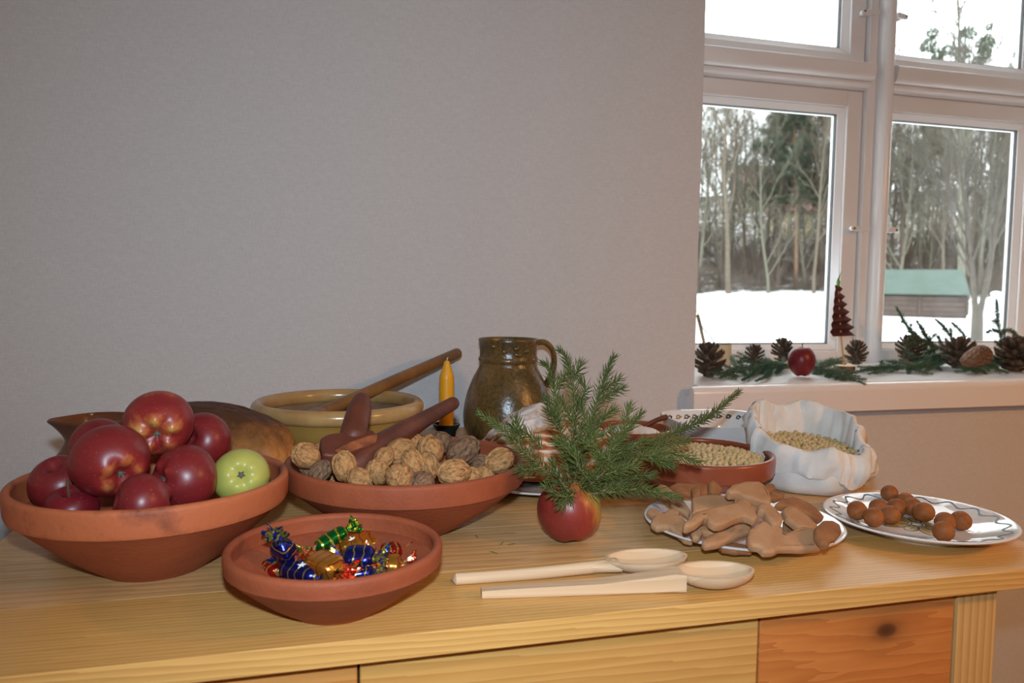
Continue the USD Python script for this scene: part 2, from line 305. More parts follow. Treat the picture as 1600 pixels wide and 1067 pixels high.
def sash(n, x0, x1, z0, z1, g, label, latches=()):
    "one glazed sash: outer x0..x1, z0..z1; g = (gx0, gx1, gz0, gz1) the visible glass"
    w = thing(f'window_{n}', label, 'window', kind=S)
    gx0, gx1, gz0, gz1 = g; b = .017; ix0, ix1, iz0, iz1 = gx0 - b, gx1 + b, gz0 - b, gz1 + b
    W = L['white_lacquer']; y0, y1 = GY, GY + .07
    e = .0006
    part(w, 'stile', bev_box(x0, ix0, y0, y1, z0, z1), W); part(w, 'stile', bev_box(ix1, x1, y0, y1, z0, z1), W)
    part(w, 'rail', bev_box(ix0 + e, ix1 - e, y0, y1, z0, iz0), W); part(w, 'rail', bev_box(ix0 + e, ix1 - e, y0, y1, iz1, z1), W)
    def ring(ox0, ox1, oz0, oz1, nx0, nx1, nz0, nz1, ya, yb, yc):
        v = [(ox0, ya, oz0), (ox1, ya, oz0), (ox1, ya, oz1), (ox0, ya, oz1), (nx0, yb, nz0), (nx1, yb, nz0), (nx1, yb, nz1), (nx0, yb, nz1),
             (ox0, yc, oz0), (ox1, yc, oz0), (ox1, yc, oz1), (ox0, yc, oz1), (nx0, yc, nz0), (nx1, yc, nz0), (nx1, yc, nz1), (nx0, yc, nz1)]
        f = []
        for k in range(4):
            j = (k + 1) % 4
            f += [(k, j, 4 + j), (k, 4 + j, 4 + k), (4 + k, 4 + j, 12 + j), (4 + k, 12 + j, 12 + k), (8 + j, 8 + k, 12 + k), (8 + j, 12 + k, 12 + j), (j, k, 8 + k), (j, 8 + k, 8 + j)]
        return TM(v, f)
    part(w, 'glazing_bead', ring(ix0 + .0015, ix1 - .0015, iz0 + .0015, iz1 - .0015, gx0 + .003, gx1 - .003, gz0 + .003, gz1 - .003, y0 + .007, y0 + .022, y0 + .026), W, smooth=False)
    part(w, 'gasket', ring(gx0, gx1, gz0, gz1, gx0 + .0055, gx1 - .0055, gz0 + .0055, gz1 - .0055, y0 + .0262, y0 + .0262, y0 + .030), L['gasket_rubber'], smooth=False)
    part(w, 'outer_stop', ring(ix0 + .0015, ix1 - .0015, iz0 + .0015, iz1 - .0015, gx0 + .0066, gx1 - .0066, gz0 + .0066, gz1 - .0066, y0 + .036, y0 + .036, y0 + .046), W, smooth=False)
    part(w, 'pane', box(gx0 - .004, gx1 + .004, y0 + .0305, y0 + .0355, gz0 - .004, gz1 + .004), L['window_glass'], smooth=False)
    for lx, lz, sgn, tilt in latches:
        # white plastic turn latch: bar over the mullion, hub with screw, catch plate
        kl = 1.0 if sgn > 0 else .55
        outl = [(-.034, -.0065), (-.040, 0), (-.034, .0065), (-.012, .0085), (.030, .0085), (.034, .006), (.034, -.006), (.030, -.0085), (-.012, -.0085)]
        bar = slab([(a * sgn * kl, c) for a, c in outl], .009, .0015, 40, 0)
        m = trimesh.transformations.euler_matrix(PI / 2, 0, 0); m = trimesh.transformations.rotation_matrix(math.radians(tilt), (0, 1, 0)) @ m
        bar.apply_transform(m); bar.apply_translation((lx, GY - .036, lz))
        lp = part(w, 'latch', bar, L['latch_plastic'])
        ex = lx - .014 * sgn * kl
        post = trimesh.creation.cylinder(.0068, .028); post.apply_transform(trimesh.transformations.rotation_matrix(PI / 2, (1, 0, 0))); post.apply_translation((ex, GY - .0135, lz))
        part(lp, 'spindle', post, L['latch_plastic'])
        sc = trimesh.creation.cylinder(.0036, .003); sc.apply_transform(trimesh.transformations.rotation_matrix(PI / 2, (1, 0, 0))); sc.apply_translation((lx - .026 * sgn * kl, GY - .0370, lz))
        part(lp, 'screw', sc, L['steel_screw'])
lz = float(aty(1345, 357, GY - .036)[2]); lz2 = float(aty(1352, 17, GY - .036)[2])
sash(1, 1.087, 1.776, SZ + .0005, .957, (1.160, 1.702, .137, .888), 'lower left white window sash looking out on the snowy meadow', [(1.762, lz, 1, 0)])
sash(2, 1.8600, 2.511, SZ + .0005, .957, (1.905, 2.445, .139, .886), 'lower right white window sash with the green-roofed shed behind it', [(1.885, lz, -1, 0)])
sash(3, 1.087, 1.776, 1.037, 1.814, (1.160, 1.702, 1.091, 1.76), 'upper left white window sash showing only bright sky', [(1.766, lz2, 1, -9)])
sash(4, 1.8600, 2.511, 1.037, 1.814, (1.905, 2.445, 1.089, 1.76), 'upper right white window sash with the mistletoe tree behind it', [(1.885, lz2, -1, 9)])

# ------------------------------------------------------------------ the pine sideboard
TX0, TX1, TY0, TY1 = -.338, .886, .676, 1.680
sb = thing('sideboard', 'honey-coloured pine sideboard with drawers carrying all the bowls and plates', 'sideboard', matrix((.27, 1.18, -T)))
SBO = (-.27, -1.18, T)
nb = 7; ys = np.linspace(TY0, TY1, nb + 1)
for k in range(nb):
    part(sb, 'tabletop_board', moved(bev_box(TX0, TX1, ys[k] + .00005, ys[k + 1] - .00005, -.0225, 0, .0007 if k == 0 else .0003), SBO), L['pine_top'] if k else L['pine_edge'])
for lx0, lx1, ly0, ly1 in ((.729, .788, .700, .755), (-.258, -.200, .700, .755), (.729, .788, 1.60, 1.655), (-.258, -.200, 1.60, 1.655)):
    part(sb, 'leg', moved(bev_box(lx0, lx1, ly0, ly1, -T, -.0228, .002), SBO), L['pine_leg'] if 'pine_leg' in L else wood('pine_leg', (.66, .42, .16), (.44, .23, .07), scale=30.0, distort=1.5, stretch=.06, rough=.4, axis='z'))
wood('pine_mid', (.64, .36, .105), (.47, .215, .05), scale=60.0, distort=6.0, stretch=.045, rough=.4)
KX, KZ = (aty(1385, 985, .702)[0], aty(1385, 985, .702)[2])
wood('pine_knot', (.62, .24, .06), (.42, .125, .028), scale=34.0, distort=12.0, stretch=.10, rough=.4, contrast=(.0, .9), knot=(float(KX) + SBO[0], .702 + SBO[1], float(KZ) + SBO[2]))
for x0, x1, mm in ((-.1985, .0545, 'pine_drawer'), (.0570, .4720, 'pine_mid'), (.4745, .7275, 'pine_knot')):
    d = part(sb, 'drawer', moved(bev_box(x0, x1, .702, 1.10, -.205, -.0245, .0012), SBO), L[mm])
    kx = (x0 + x1) / 2
    part(d, 'knob', moved(lathe([(0, 0), (.010, 0), (.008, .012), (.014, .020), (.015, .026), (.010, .031), (0, .032)], 24), (kx + SBO[0], .702 + SBO[1], -.150 + SBO[2]), (90, 0, 0)), L['pine_edge'])
part(sb, 'rail', moved(bev_box(-.1995, .7285, .704, .74, -.250, -.208), SBO), L['pine_edge'])
part(sb, 'rail', moved(bev_box(-.1995, .7285, .704, .74, -T + .03, -T + .09), SBO), L['pine_edge'])
for x0, x1 in ((-.1985, .2640), (.2660, .7275)):
    d = part(sb, 'door', moved(bev_box(x0, x1, .706, .73, -T + .092, -.253, .0015), SBO), L['pine_drawer'])
for x in (-.245, .757):
    part(sb, 'side_panel', moved(box(x - .008, x + .008, .7555, 1.5995, -T + .05, -.0230), SBO), L['pine_edge'])
part(sb, 'back_panel', moved(box(-.1995, .7285, 1.62, 1.632, -T + .05, -.0230), SBO), L['pine_edge'])

# ------------------------------------------------------------------ materials of the things on the table
plain('terracotta', (.33, .080, .030), .62, bump=(190.0, .0006), tone=(9.0, (.215, .048, .019), 5.0, .35, .75), specular_ior_level=.3)
plain('terracotta_band', (.42, .115, .043), .58, bump=(160.0, .0006), tone=(26.0, (.15, .040, .022), 6.0, .52, .74), specular_ior_level=.32)
plain('terracotta_glazed', (.30, .075, .032), .28, bump=(90.0, .0003), tone=(12.0, (.21, .045, .02), 4.0, .35, .75))
def apple_mat(name, ramp, zk, nk, sk, z0, side=0.0):
    """apple skin: colour from the calyx end (-z) to the stem end, a blush of its own and streaks along the fruit"""
    nodes = {'p': ('principled_bsdf', dict(roughness=.36, specular_ior_level=.42, subsurface_weight=.06, subsurface_radius=(.6, .2, .1), subsurface_scale=.004)),
             'tc': ('texture_coordinate', {}), 'oi': ('object_info', {}), 'sh': ('vector_math', dict(math_type='scale', vector1=(3.1, 7.7, 5.3))), 'ad': ('vector_math', dict(math_type='add')),
             'n': ('noise_texture', dict(scale=24.0, detail=2.0)), 'ms': ('mapping', dict(scale=(1, 1, .10))), 's': ('noise_texture', dict(scale=230.0, detail=2.0)),
             'xyz': ('separate_xyz', {}), 'za': ('map_range', dict(from_min=-.034, from_max=-.034 + z0, to_min=0.0, to_max=1.0, clamp=True)), 'zb': ('math', dict(math_type='multiply', value2=zk)), 'sd': ('math', dict(math_type='multiply_add', value2=-side)),
             'nb': ('math', dict(math_type='multiply_add', value2=nk)), 'sb': ('math', dict(math_type='multiply_add', value2=sk)), 'r': ('rgb_ramp', {'ramp': ramp}),
             'v': ('voronoi_texture', dict(scale=230.0)), 'lt': ('math', dict(math_type='less_than', value2=.10)), 'lm': ('math', dict(math_type='multiply', value2=.42)), 'mx': ('mix_color', dict(b=(.55, .38, .20)))}
    links = [('oi.random', 'sh.scale'), ('tc.object', 'ad.vector1'), ('sh.vector', 'ad.vector2'), ('ad.vector', 'n.vector'), ('ad.vector', 'ms.vector'), ('ms.vector', 's.vector'), ('tc.object', 'xyz.vector'), ('xyz.z', 'za.value'), ('za.result', 'zb.value1'), ('xyz.x', 'sd.value1'), ('zb.value', 'sd.value3'),
             ('n.fac', 'nb.value1'), ('sd.value', 'nb.value3'), ('s.fac', 'sb.value1'), ('nb.value', 'sb.value3'), ('sb.value', 'r.fac'), ('tc.object', 'v.vector'), ('v.distance', 'lt.value1'), ('lt.value', 'lm.value1'),
             ('lm.value', 'mx.fac'), ('r.color', 'mx.a'), ('mx.result', 'p.base_color')]
    return mat(name, nodes, links)
YG, OR, RD, DR = (.42, .36, .07), (.42, .12, .035), (.225, .019, .017), (.115, .009, .013)
apple_mat('apple_red', [(.26, YG), (.46, OR), (.60, RD), (1.1, DR)], .55, .35, .25, .011)
apple_mat('apple_striped', [(.44, YG), (.60, OR), (.74, RD), (1.12, DR)], .32, .80, .20, .020)
apple_mat('apple_green', [(.0, (.42, .43, .09)), (.62, (.40, .38, .085)), (.86, (.36, .19, .06)), (1.2, (.3, .10, .04))], .30, .40, .15, .05)
apple_mat('apple_two_tone', [(.02, (.50, .37, .06)), (.14, (.45, .17, .035)), (.30, (.26, .034, .020)), (.98, (.10, .008, .012))], -.22, .62, .22, .05, 9.0)
apple_mat('apple_dark_red', [(.0, (.20, .010, .014)), (1.0, (.12, .006, .012))], .3, .4, .2, .03)
plain('calyx', (.10, .095, .07), .8); plain('stem_brown', (.10, .055, .025), .7)
def walnut_mat(name, a, b, c):
    mat(name, {'p': ('principled_bsdf', dict(roughness=.72, specular_ior_level=.25)), 'tc': ('texture_coordinate', {}), 'oi': ('object_info', {}), 'sh': ('vector_math', dict(math_type='scale', vector1=(3.1, 7.7, 5.3))), 'ad': ('vector_math', dict(math_type='add')),
               'mp': ('mapping', dict(scale=(.45, 1, 1))), 'n': ('noise_texture', dict(scale=4.2, detail=5.0, roughness=.65)), 'r': ('rgb_ramp', {'ramp': [(.33, c), (.46, b), (.62, a)]}), 'bp': ('bump', dict(strength=1.0, distance=.0030))},
        [('oi.random', 'sh.scale'), ('tc.object', 'mp.vector'), ('mp.vector', 'ad.vector1'), ('sh.vector', 'ad.vector2'), ('ad.vector', 'n.vector'), ('n.fac', 'r.fac'), ('r.color', 'p.base_color'), ('n.fac', 'bp.height'), ('bp.normal', 'p.normal')])
walnut_mat('walnut_light', (.52, .28, .105), (.39, .19, .070), (.17, .075, .03))
walnut_mat('walnut_dark', (.30, .165, .085), (.19, .10, .055), (.06, .035, .02))
plain('dark_wood', (.150, .040, .020), .5, tone=(28.0, (.085, .022, .012), 5.0, .3, .7), bump=(60.0, .0008), specular_ior_level=.35)
plain('worn_wood', (.40, .12, .035), .55, tone=(60.0, (.14, .04, .018), 5.0, .35, .65))
plain('oiled_wood', (.27, .125, .036), .32, tone=(22.0, (.165, .070, .020), 5.0, .3, .7))
wood('pale_wood', (.66, .47, .29), (.55, .37, .21), scale=50.0, distort=1.6, stretch=.03, rough=.5, spec=.3)
plain('ochre_glaze', (.27, .155, .030), .20, tone=(14.0, (.36, .215, .055), 4.0, .35, .7), bump=(60.0, .0004))
plain('ochre_rim', (.46, .29, .115), .22, tone=(20.0, (.34, .185, .06), 4.0, .35, .7), bump=(60.0, .0003))
plain('inner_glaze', (.215, .135, .078), .30, tone=(22.0, (.145, .085, .045), 5.0, .35, .7), scale=(1, 1, 3))
plain('brown_glaze', (.085, .026, .010), .12, tone=(11.0, (.14, .045, .016), 3.0, .4, .7))
mat('stoneware', {'p': ('principled_bsdf', dict(roughness=.24, specular_ior_level=.55)), 'tc': ('texture_coordinate', {}), 'a': ('noise_texture', dict(scale=13.0, detail=3.0)), 'b': ('noise_texture', dict(scale=170.0, detail=3.0, roughness=.7)),
                  'm': ('math', dict(math_type='multiply_add', value2=.6)), 'bh': ('math', dict(math_type='multiply', value2=.45)), 'r': ('rgb_ramp', {'ramp': [(.36, (.030, .022, .008)), (.48, (.088, .058, .018)), (.60, (.17, .092, .026)), (.74, (.25, .15, .055))]}),
                  'bp': ('bump', dict(strength=.45, distance=.0012))},
    [('tc.object', 'a.vector'), ('tc.object', 'b.vector'), ('b.fac', 'bh.value1'), ('a.fac', 'm.value1'), ('bh.value', 'm.value3'), ('m.value', 'r.fac'), ('r.color', 'p.base_color'), ('b.fac', 'bp.height'), ('bp.normal', 'p.normal')])
plain('yellow_wax', (.80, .36, .012), .38, subsurface_weight=.25, subsurface_radius=(1.0, .5, .1), subsurface_scale=.006)
plain('dark_glaze', (.010, .014, .012), .12)
plain('wick', (.75, .70, .6), .9)
plain('porcelain', (.72, .715, .71), .035, specular_ior_level=.72)
plain('paint_green', (.022, .045, .032), .35); plain('paint_ochre', (.42, .29, .09), .3)
plain('linen', (.72, .70, .655), .95, bump=(900.0, .0005), tone=(18.0, (.60, .58, .53), 3.0, .35, .7))
plain('pea', (.56, .40, .20), .5, tone=(60.0, (.44, .335, .135), 2.0, .4, .62), bump=(420.0, .0005))
plain('flour', (.76, .73, .70), .95, bump=(260.0, .0012))
plain('gingerbread', (.46, .26, .135), .85, bump=(520.0, .0009), tone=(30.0, (.36, .175, .075), 4.0, .3, .7), specular_ior_level=.2)
plain('gingerbread_brown', (.33, .145, .055), .8, bump=(520.0, .0009), tone=(30.0, (.20, .075, .028), 4.0, .35, .7), specular_ior_level=.25)
plain('marzipan', (.31, .105, .026), .6, bump=(330.0, .0007), tone=(90.0, (.225, .068, .017), 4.0, .35, .7), specular_ior_level=.3)
plain('needle_green', (.066, .098, .020), .45, tone=(9.0, (.105, .138, .028), 2.0, .4, .6), specular_ior_level=.4)
plain('needle_blue', (.062, .125, .070), .5, tone=(9.0, (.095, .16, .08), 2.0, .4, .6), specular_ior_level=.35)
plain('twig_bark', (.22, .135, .06), .75)
def crust(name, top, side, bright, z0, z1):
    mat(name, {'p': ('principled_bsdf', dict(roughness=.55, specular_ior_level=.25)), 'tc': ('texture_coordinate', {}), 'x': ('separate_xyz', {}), 'mr': ('map_range', dict(from_min=z0, from_max=z1, to_min=0, to_max=.8, clamp=True)),
               'n': ('noise_texture', dict(scale=42.0, detail=6.0, roughness=.65)), 'ma': ('math', dict(math_type='multiply_add', value2=.35)), 'r': ('rgb_ramp', {'ramp': [(.24, bright), (.52, side), (.78, top)]}), 'n2': ('noise_texture', dict(scale=260.0, detail=3.0)), 'bp': ('bump', dict(strength=.7, distance=.0012))},
        [('tc.object', 'x.vector'), ('x.z', 'mr.value'), ('tc.object', 'n.vector'), ('n.fac', 'ma.value1'), ('mr.result', 'ma.value3'), ('ma.value', 'r.fac'), ('r.color', 'p.base_color'), ('tc.object', 'n2.vector'), ('n2.fac', 'bp.height'), ('bp.normal', 'p.normal')])
crust('bread_crust', (.085, .034, .015), (.43, .155, .030), (.52, .30, .09), .0, .150)
mat('sugared_crust', {'p': ('principled_bsdf', dict(roughness=.85, specular_ior_level=.2)), 'g': ('geometry', {}), 'x': ('separate_xyz', {}), 'tc': ('texture_coordinate', {}), 'n': ('noise_texture', dict(scale=38.0, detail=6.0, roughness=.7)), 'ma': ('math', dict(math_type='multiply_add', value2=.95)),
                      'sb': ('math', dict(math_type='multiply', value2=.62)), 'r': ('rgb_ramp', {'ramp': [(.56, (.27, .085, .025)), (.74, (.46, .23, .10)), (.88, (.66, .53, .44)), (1.06, (.74, .68, .63))]}), 'bp': ('bump', dict(strength=.9, distance=.003))},
    [('g.normal', 'x.vector'), ('x.z', 'sb.value1'), ('tc.object', 'n.vector'), ('n.fac', 'ma.value1'), ('sb.value', 'ma.value3'), ('ma.value', 'r.fac'), ('r.color', 'p.base_color'), ('n.fac', 'bp.height'), ('bp.normal', 'p.normal')])
def foil(name, base, line, period, width, rough=.22):
    "metallic candy foil printed with fine cross lines"
    mat(name, {'p': ('principled_bsdf', dict(metallic=.85, roughness=rough)), 'tc': ('texture_coordinate', {}), 'x': ('separate_xyz', {}), 'n': ('noise_texture', dict(scale=60.0, detail=1.0)), 'nm': ('math', dict(math_type='multiply_add', value2=.010)), 'sc': ('math', dict(math_type='multiply', value2=1.0 / period)), 'fr': ('math', dict(math_type='fraction')),
               'lt': ('math', dict(math_type='less_than', value2=width)), 'mx': ('mix_color', dict(a=base, b=line)), 'nb': ('noise_texture', dict(scale=140.0, detail=2.0)), 'bp': ('bump', dict(strength=.5, distance=.0012))},
        [('tc.object', 'x.vector'), ('tc.object', 'n.vector'), ('n.fac', 'nm.value1'), ('x.x', 'nm.value3'), ('nm.value', 'sc.value1'), ('sc.value', 'fr.value1'), ('fr.value', 'lt.value1'), ('lt.value', 'mx.fac'), ('mx.result', 'p.base_color'), ('tc.object', 'nb.vector'), ('nb.fac', 'bp.height'), ('bp.normal', 'p.normal')])
def foil2(name, a, b, c, rough=.2):
    "crumpled printed foil of the twisted ends"
    mat(name, {'p': ('principled_bsdf', dict(metallic=.85, roughness=rough)), 'tc': ('texture_coordinate', {}), 'n': ('noise_texture', dict(scale=120.0, detail=2.0)), 'r': ('rgb_ramp', {'ramp': [(.40, a), (.47, b), (.53, b), (.60, c)], 'interpolate': False}), 'nb': ('noise_texture', dict(scale=300.0, detail=2.0)), 'bp': ('bump', dict(strength=.8, distance=.0015))},
        [('tc.object', 'n.vector'), ('n.fac', 'r.fac'), ('r.color', 'p.base_color'), ('tc.object', 'nb.vector'), ('nb.fac', 'bp.height'), ('bp.normal', 'p.normal')])
foil('foil_blue', (.020, .025, .20), (.55, .42, .04), .0105, .10)
foil('foil_gold', (.62, .27, .035), (.45, .03, .02), .0115, .10)
foil('foil_green', (.012, .20, .035), (.60, .50, .05), .0105, .16)
foil('foil_red', (.42, .025, .015), (.75, .45, .12), .009, .2)
foil2('twist_blue', (.03, .04, .32), (.50, .46, .06), (.05, .06, .40)); foil2('twist_gold', (.72, .34, .06), (.50, .04, .02), (.80, .50, .25)); foil2('twist_green', (.02, .25, .04), (.6, .55, .06), (.03, .16, .03)); foil2('twist_red', (.5, .04, .02), (.8, .55, .2), (.40, .02, .01))
plain('star_white', (.85, .85, .85), .4)

# ------------------------------------------------------------------ terracotta bowls
def bowl_profile(R, h, rb, wall=.008, band=.03, st=.006):
    "outside from the foot to the collar, round lip, inside back to the centre"
    zb = h - band
    out = [(0, 0), (rb * .96, 0), (rb, .002), (rb + .36 * (R - st - rb), zb * .33), (rb + .73 * (R - st - rb), zb * .70), (R - st, zb)]
    return out, zb
def terracotta_bowl(name, label, m, R, h, rb, band, mat_b='terracotta', mat_c='terracotta_band', wall=.0075, st=.006, n=96):
    t = thing(name, label, 'bowl', m)
    out, zb = bowl_profile(R, h, rb, wall, band, st)
    o = spline(out[2:], 18).tolist()
    inner = [(R - wall - .001, zb)] + [(max(0.0, r - wall * 1.1 + .0052 * (z / zb) ** 3), z + wall * .5) for r, z in o[::-1] if z < zb - .005] + [(0, .0085)]
    part(t, 'body', lathe([(0, 0), (rb * .96, 0)] + o + inner, n), L[mat_b], 40)
    c = [(R - st - .0002, zb + .0002), (R - st * .4, zb + .0015), (R - .0008, zb + .006), (R, h - .010)] + [(R - .0045 + .0045 * math.cos(math.radians(a)), h - .0048 + .0048 * math.sin(math.radians(a))) for a in range(0, 200, 20)] + [(R - wall - .0008, h - .011), (R - wall - .0012, zb + .0002)]
    part(t, 'rim_band', lathe(c, n), L[mat_c], 40); return t
AB, WB, CB, PB, FB = (-.148, .9165, 0), (.138, .983, 0), (.0375, .752, 0), (.604, 1.067, 0), (.578, 1.268, 0)
terracotta_bowl('terracotta_bowl', 'large unglazed terracotta bowl at the far left, heaped with red apples', matrix(AB), .1417, .100, .056, .030)
terracotta_bowl('terracotta_bowl', 'wide terracotta bowl full of walnuts in the middle of the table', matrix(WB), .1506, .093, .058, .028, 'terracotta', 'terracotta', .0075, .0042)
terracotta_bowl('terracotta_bowl', 'small terracotta bowl of foil-wrapped sweets near the front edge of the table', matrix(CB), .1025, .064, .043, .018, 'terracotta', 'terracotta', .007, .0022)
terracotta_bowl('terracotta_bowl', 'shallow glossy red-brown bowl filled with dried peas beside the linen sack', matrix(PB), .1105, .064, .062, .030, 'terracotta_glazed', 'terracotta_glazed', .006)
terracotta_bowl('terracotta_bowl', 'small brown bowl of flour behind the fir twigs and next to the white dish', matrix(FB), .0735, .066, .040, .02, 'terracotta_glazed', 'terracotta_glazed', .006)

# ------------------------------------------------------------------ apples
def apple_mesh(R, tall=.90, lob=.035, seed=0, n=56, rows=40):
    rng = np.random.default_rng(seed); ph = rng.uniform(0, 2 * PI, 3)
    v, f = [], []
    for i in range(rows + 1):
        th = PI * i / rows; s, c = math.sin(th), math.cos(th)
        for k in range(n):
            a = 2 * PI * k / n
            r = R * (s ** .92 if s > 0 else 0) * (1 + .07 * c) * (1 + .022 * math.sin(a + ph[0]) + .014 * math.sin(2 * a + ph[1]))
            z = R * tall * c
            if c > 0: z -= R * .34 * math.exp(-(s / .24) ** 2)
            else:
                z += R * .26 * math.exp(-(s / .30) ** 2)
                z -= R * lob * 1.5 * math.cos(5 * a + ph[2]) * math.exp(-((s - .45) / .22) ** 2)
                r *= 1 + lob * math.cos(5 * a + ph[2]) * math.exp(-((s - .5) / .3) ** 2)
            v.append((r * math.cos(a), r * math.sin(a), z))
    for i in range(rows):
        for k in range(n):
            a0, a1 = i * n + k, i * n + (k + 1) % n
            if i > 0: f.append((a0, a0 + n, a1))
            if i < rows - 1: f.append((a1, a0 + n, a1 + n))
    q = TM(v, f); q.merge_vertices(merge_tex=True, merge_norm=True); return q
def calyx_mesh(R, tall=.9):
    z = -R * (tall - .26) - .0012; out = []
    for k in range(5):
        a = 2 * PI * k / 5
        p = [(.0006, 0, z + .001), (.0026, 0, z - .0008), (.0042, 0, z - .0034)]
        out.append(moved(tube(p, [.0014, .0013, .0004], 5, flat=.4), rot=(0, 0, math.degrees(a))))
    out.append(moved(blob(.0030, .0030, .002, 1), (0, 0, z))); return cat(out)
def stem_mesh(R, tall=.9, ln=.017, bend=.004):
    z = R * (tall - .34)
    return tube(spline([(0, 0, z - .001), (bend * .3, 0, z + ln * .5), (bend, 0, z + ln)], 6), [.0014, .0011, .0011, .0012, .0014, .0018], 7)
def apple(name, label, c, R, axis, mt, seed, tall=.90, stem=True, group=None, lob=.024, twist=0):
    "axis: where the calyx (blossom end) points"
    m = frame_from(-np.asarray(axis, float), (math.cos(twist), math.sin(twist), .13)); m[:3, 3] = (c[0], c[1], c[2] + T)
    t = thing(name, label, 'apple', m, group)
    part(t, 'skin', apple_mesh(R, tall, lob, seed), L[mt], True)
    part(t, 'calyx', calyx_mesh(R, tall), L['calyx'])
    if stem: part(t, 'stem', stem_mesh(R, tall), L['stem_brown'])
    return t
AP = [((-.1806, .8695, .1272), .0378, (.50, -.80, -.34), 'apple_red', 'big dark red apple at the front of the heap, blossom end at its lower right'),
      ((-.1448, .9281, .1548), .0366, (.10, -.96, -.28), 'apple_striped', 'topmost apple of the heap, red with a yellow patch, blossom end facing the viewer'),
      ((-.1123, .8797, .1036), .0345, (-.80, -.58, .10), 'apple_red', 'shiny red apple with its greenish blossom end turned left, beside the green apple'),
      ((-.1046, .9900, .1223), .0326, (.5, .8, -.3), 'apple_red', 'plain red apple at the back right of the heap, half behind the topmost apple'),
      ((-.0569, .9116, .0953), .0310, (.04, -.95, .28), 'apple_green', 'only yellow-green apple in the bowl, at its right side'),
      ((-.2395, .9177, .0955), .0306, (.15, .45, -.88), 'apple_red', 'red apple lying against the left rim of the terracotta bowl'),
      ((-.2182, .8703, .0790), .0258, (.05, .30, -.95), 'apple_dark_red', 'small dark apple low at the front left with its stem hollow facing up'),
      ((-.1442, .8261, .0930), .0296, (.90, .25, -.25), 'apple_red', 'red apple lying on its side at the front centre behind the bowl rim'),
      ((-.2133, .9700, .1253), .0308, (-.2, .9, .4), 'apple_red', 'red apple at the back left of the heap in front of the brown jug')]
for k, (c, R, ax, mt, lb) in enumerate(AP):
    apple('apple', lb, c, R, ax, mt, 10 + k, group='apples in the terracotta bowl', stem=k == 6, twist=k * 1.3, lob={1: .045, 4: .020}.get(k, .022))
holder_c = (.3255, .8865, .0375)
HT = apple('apple', 'red and yellow apple standing on the table as holder for the fir twigs', holder_c, .0388, (.10, -.25, -.96), 'apple_two_tone', 77, tall=1.0, stem=False, twist=.15, lob=.010)

# ------------------------------------------------------------------ walnuts
def walnut_mesh(seed):
    rng = np.random.default_rng(seed); q = trimesh.creation.icosphere(subdivisions=4); v = np.array(q.vertices)
    x, y, z = v.T
    d = meshkit.fbm(v * np.array([1.6, 3.2, 3.2]) + seed * 7, 4, seed) - .5
    cr = -np.abs(meshkit.noise(v * np.array([1.3, 3.0, 3.0]) + seed * 3, seed + 5) - .5)
    r = 1 + .11 * d + .16 * cr + .075 * np.exp(-(y / .075) ** 2) - .05 * np.exp(-((np.abs(y) - .17) / .07) ** 2)
    v = v * r[:, None]
    v[:, 0] *= 1.14 + .03 * rng.standard_normal(); v[:, 0] += np.where(x > .8, (x - .8) * .35, 0); v[:, 1] *= .97; v[:, 2] *= .93
    return TM(v, q.faces)
WNL = ['pale walnut at the left end of the walnut bowl', 'dark speckled walnut low at the left behind the bowl rim', 'light walnut standing upright in front of the wooden nutcracker', 'walnut peeking over the front rim below the nutcracker', 'tan walnut just right of the nutcracker jaws',
       'pale crinkled walnut under the nutcracker handle', 'round light walnut with a star of seams near the front rim', 'brown walnut squeezed in the middle of the heap', 'orange-tan walnut at the back centre of the bowl', 'walnut with a dark seam in the centre of the heap',
       'large smooth light walnut lying sideways near the front right', 'dark blackened walnut at the back right', 'small dark walnut left of the rightmost walnut', 'oval pale walnut furthest to the right in the bowl', 'dark ribbed walnut with a glint at the front rim',
       'walnut at the back below the nutcracker handle', 'walnut low at the right front rim', 'walnut half hidden behind the leftmost walnut', 'small walnut below the leftmost walnut', 'walnut against the back wall of the bowl', 'small walnut tucked right of the large smooth one', 'little walnut between the nutcracker jaws and the heap']
WN = [(0.0131, 0.9437, 0.1086, 0.0165), (0.0288, 0.9246, 0.0924, 0.0131), (0.0550, 0.8984, 0.1042, 0.0154), (0.0706, 0.8774, 0.0936, 0.0128), (0.0922, 0.8940, 0.0966, 0.0145), (0.1272, 0.9706, 0.1023, 0.0177), (0.1133, 0.8638, 0.0975, 0.0166),
      (0.1330, 0.8956, 0.1055, 0.0138), (0.1711, 1.0000, 0.0968, 0.0184), (0.1590, 0.9469, 0.0898, 0.0154), (0.1786, 0.8800, 0.0948, 0.0171), (0.2147, 1.0000, 0.0940, 0.0195), (0.2306, 0.9600, 0.0842, 0.0139), (0.2456, 0.9273, 0.0950, 0.0169),
      (0.1375, 0.8580, 0.0890, 0.0144), (0.1526, 1.0400, 0.0989, 0.0156), (0.2237, 0.9139, 0.0790, 0.0134), (0.0292, 1.0098, 0.0959, 0.0148), (0.0184, 0.9649, 0.0890, 0.0128), (0.1956, 1.0500, 0.0970, 0.0150), (0.2027, 0.8987, 0.0837, 0.0130), (0.1057, 0.9494, 0.1005, 0.0125)]
ROT = {2: (0, 78, 15), 10: (8, 4, 8), 13: (0, -14, 12), 6: (20, 6, 80), 0: (10, 30, 30), 5: (15, -20, 25), 8: (0, 60, 40)}
wrng = np.random.default_rng(5); wm = [walnut_mesh(s) for s in range(4)]; wsrc = {}
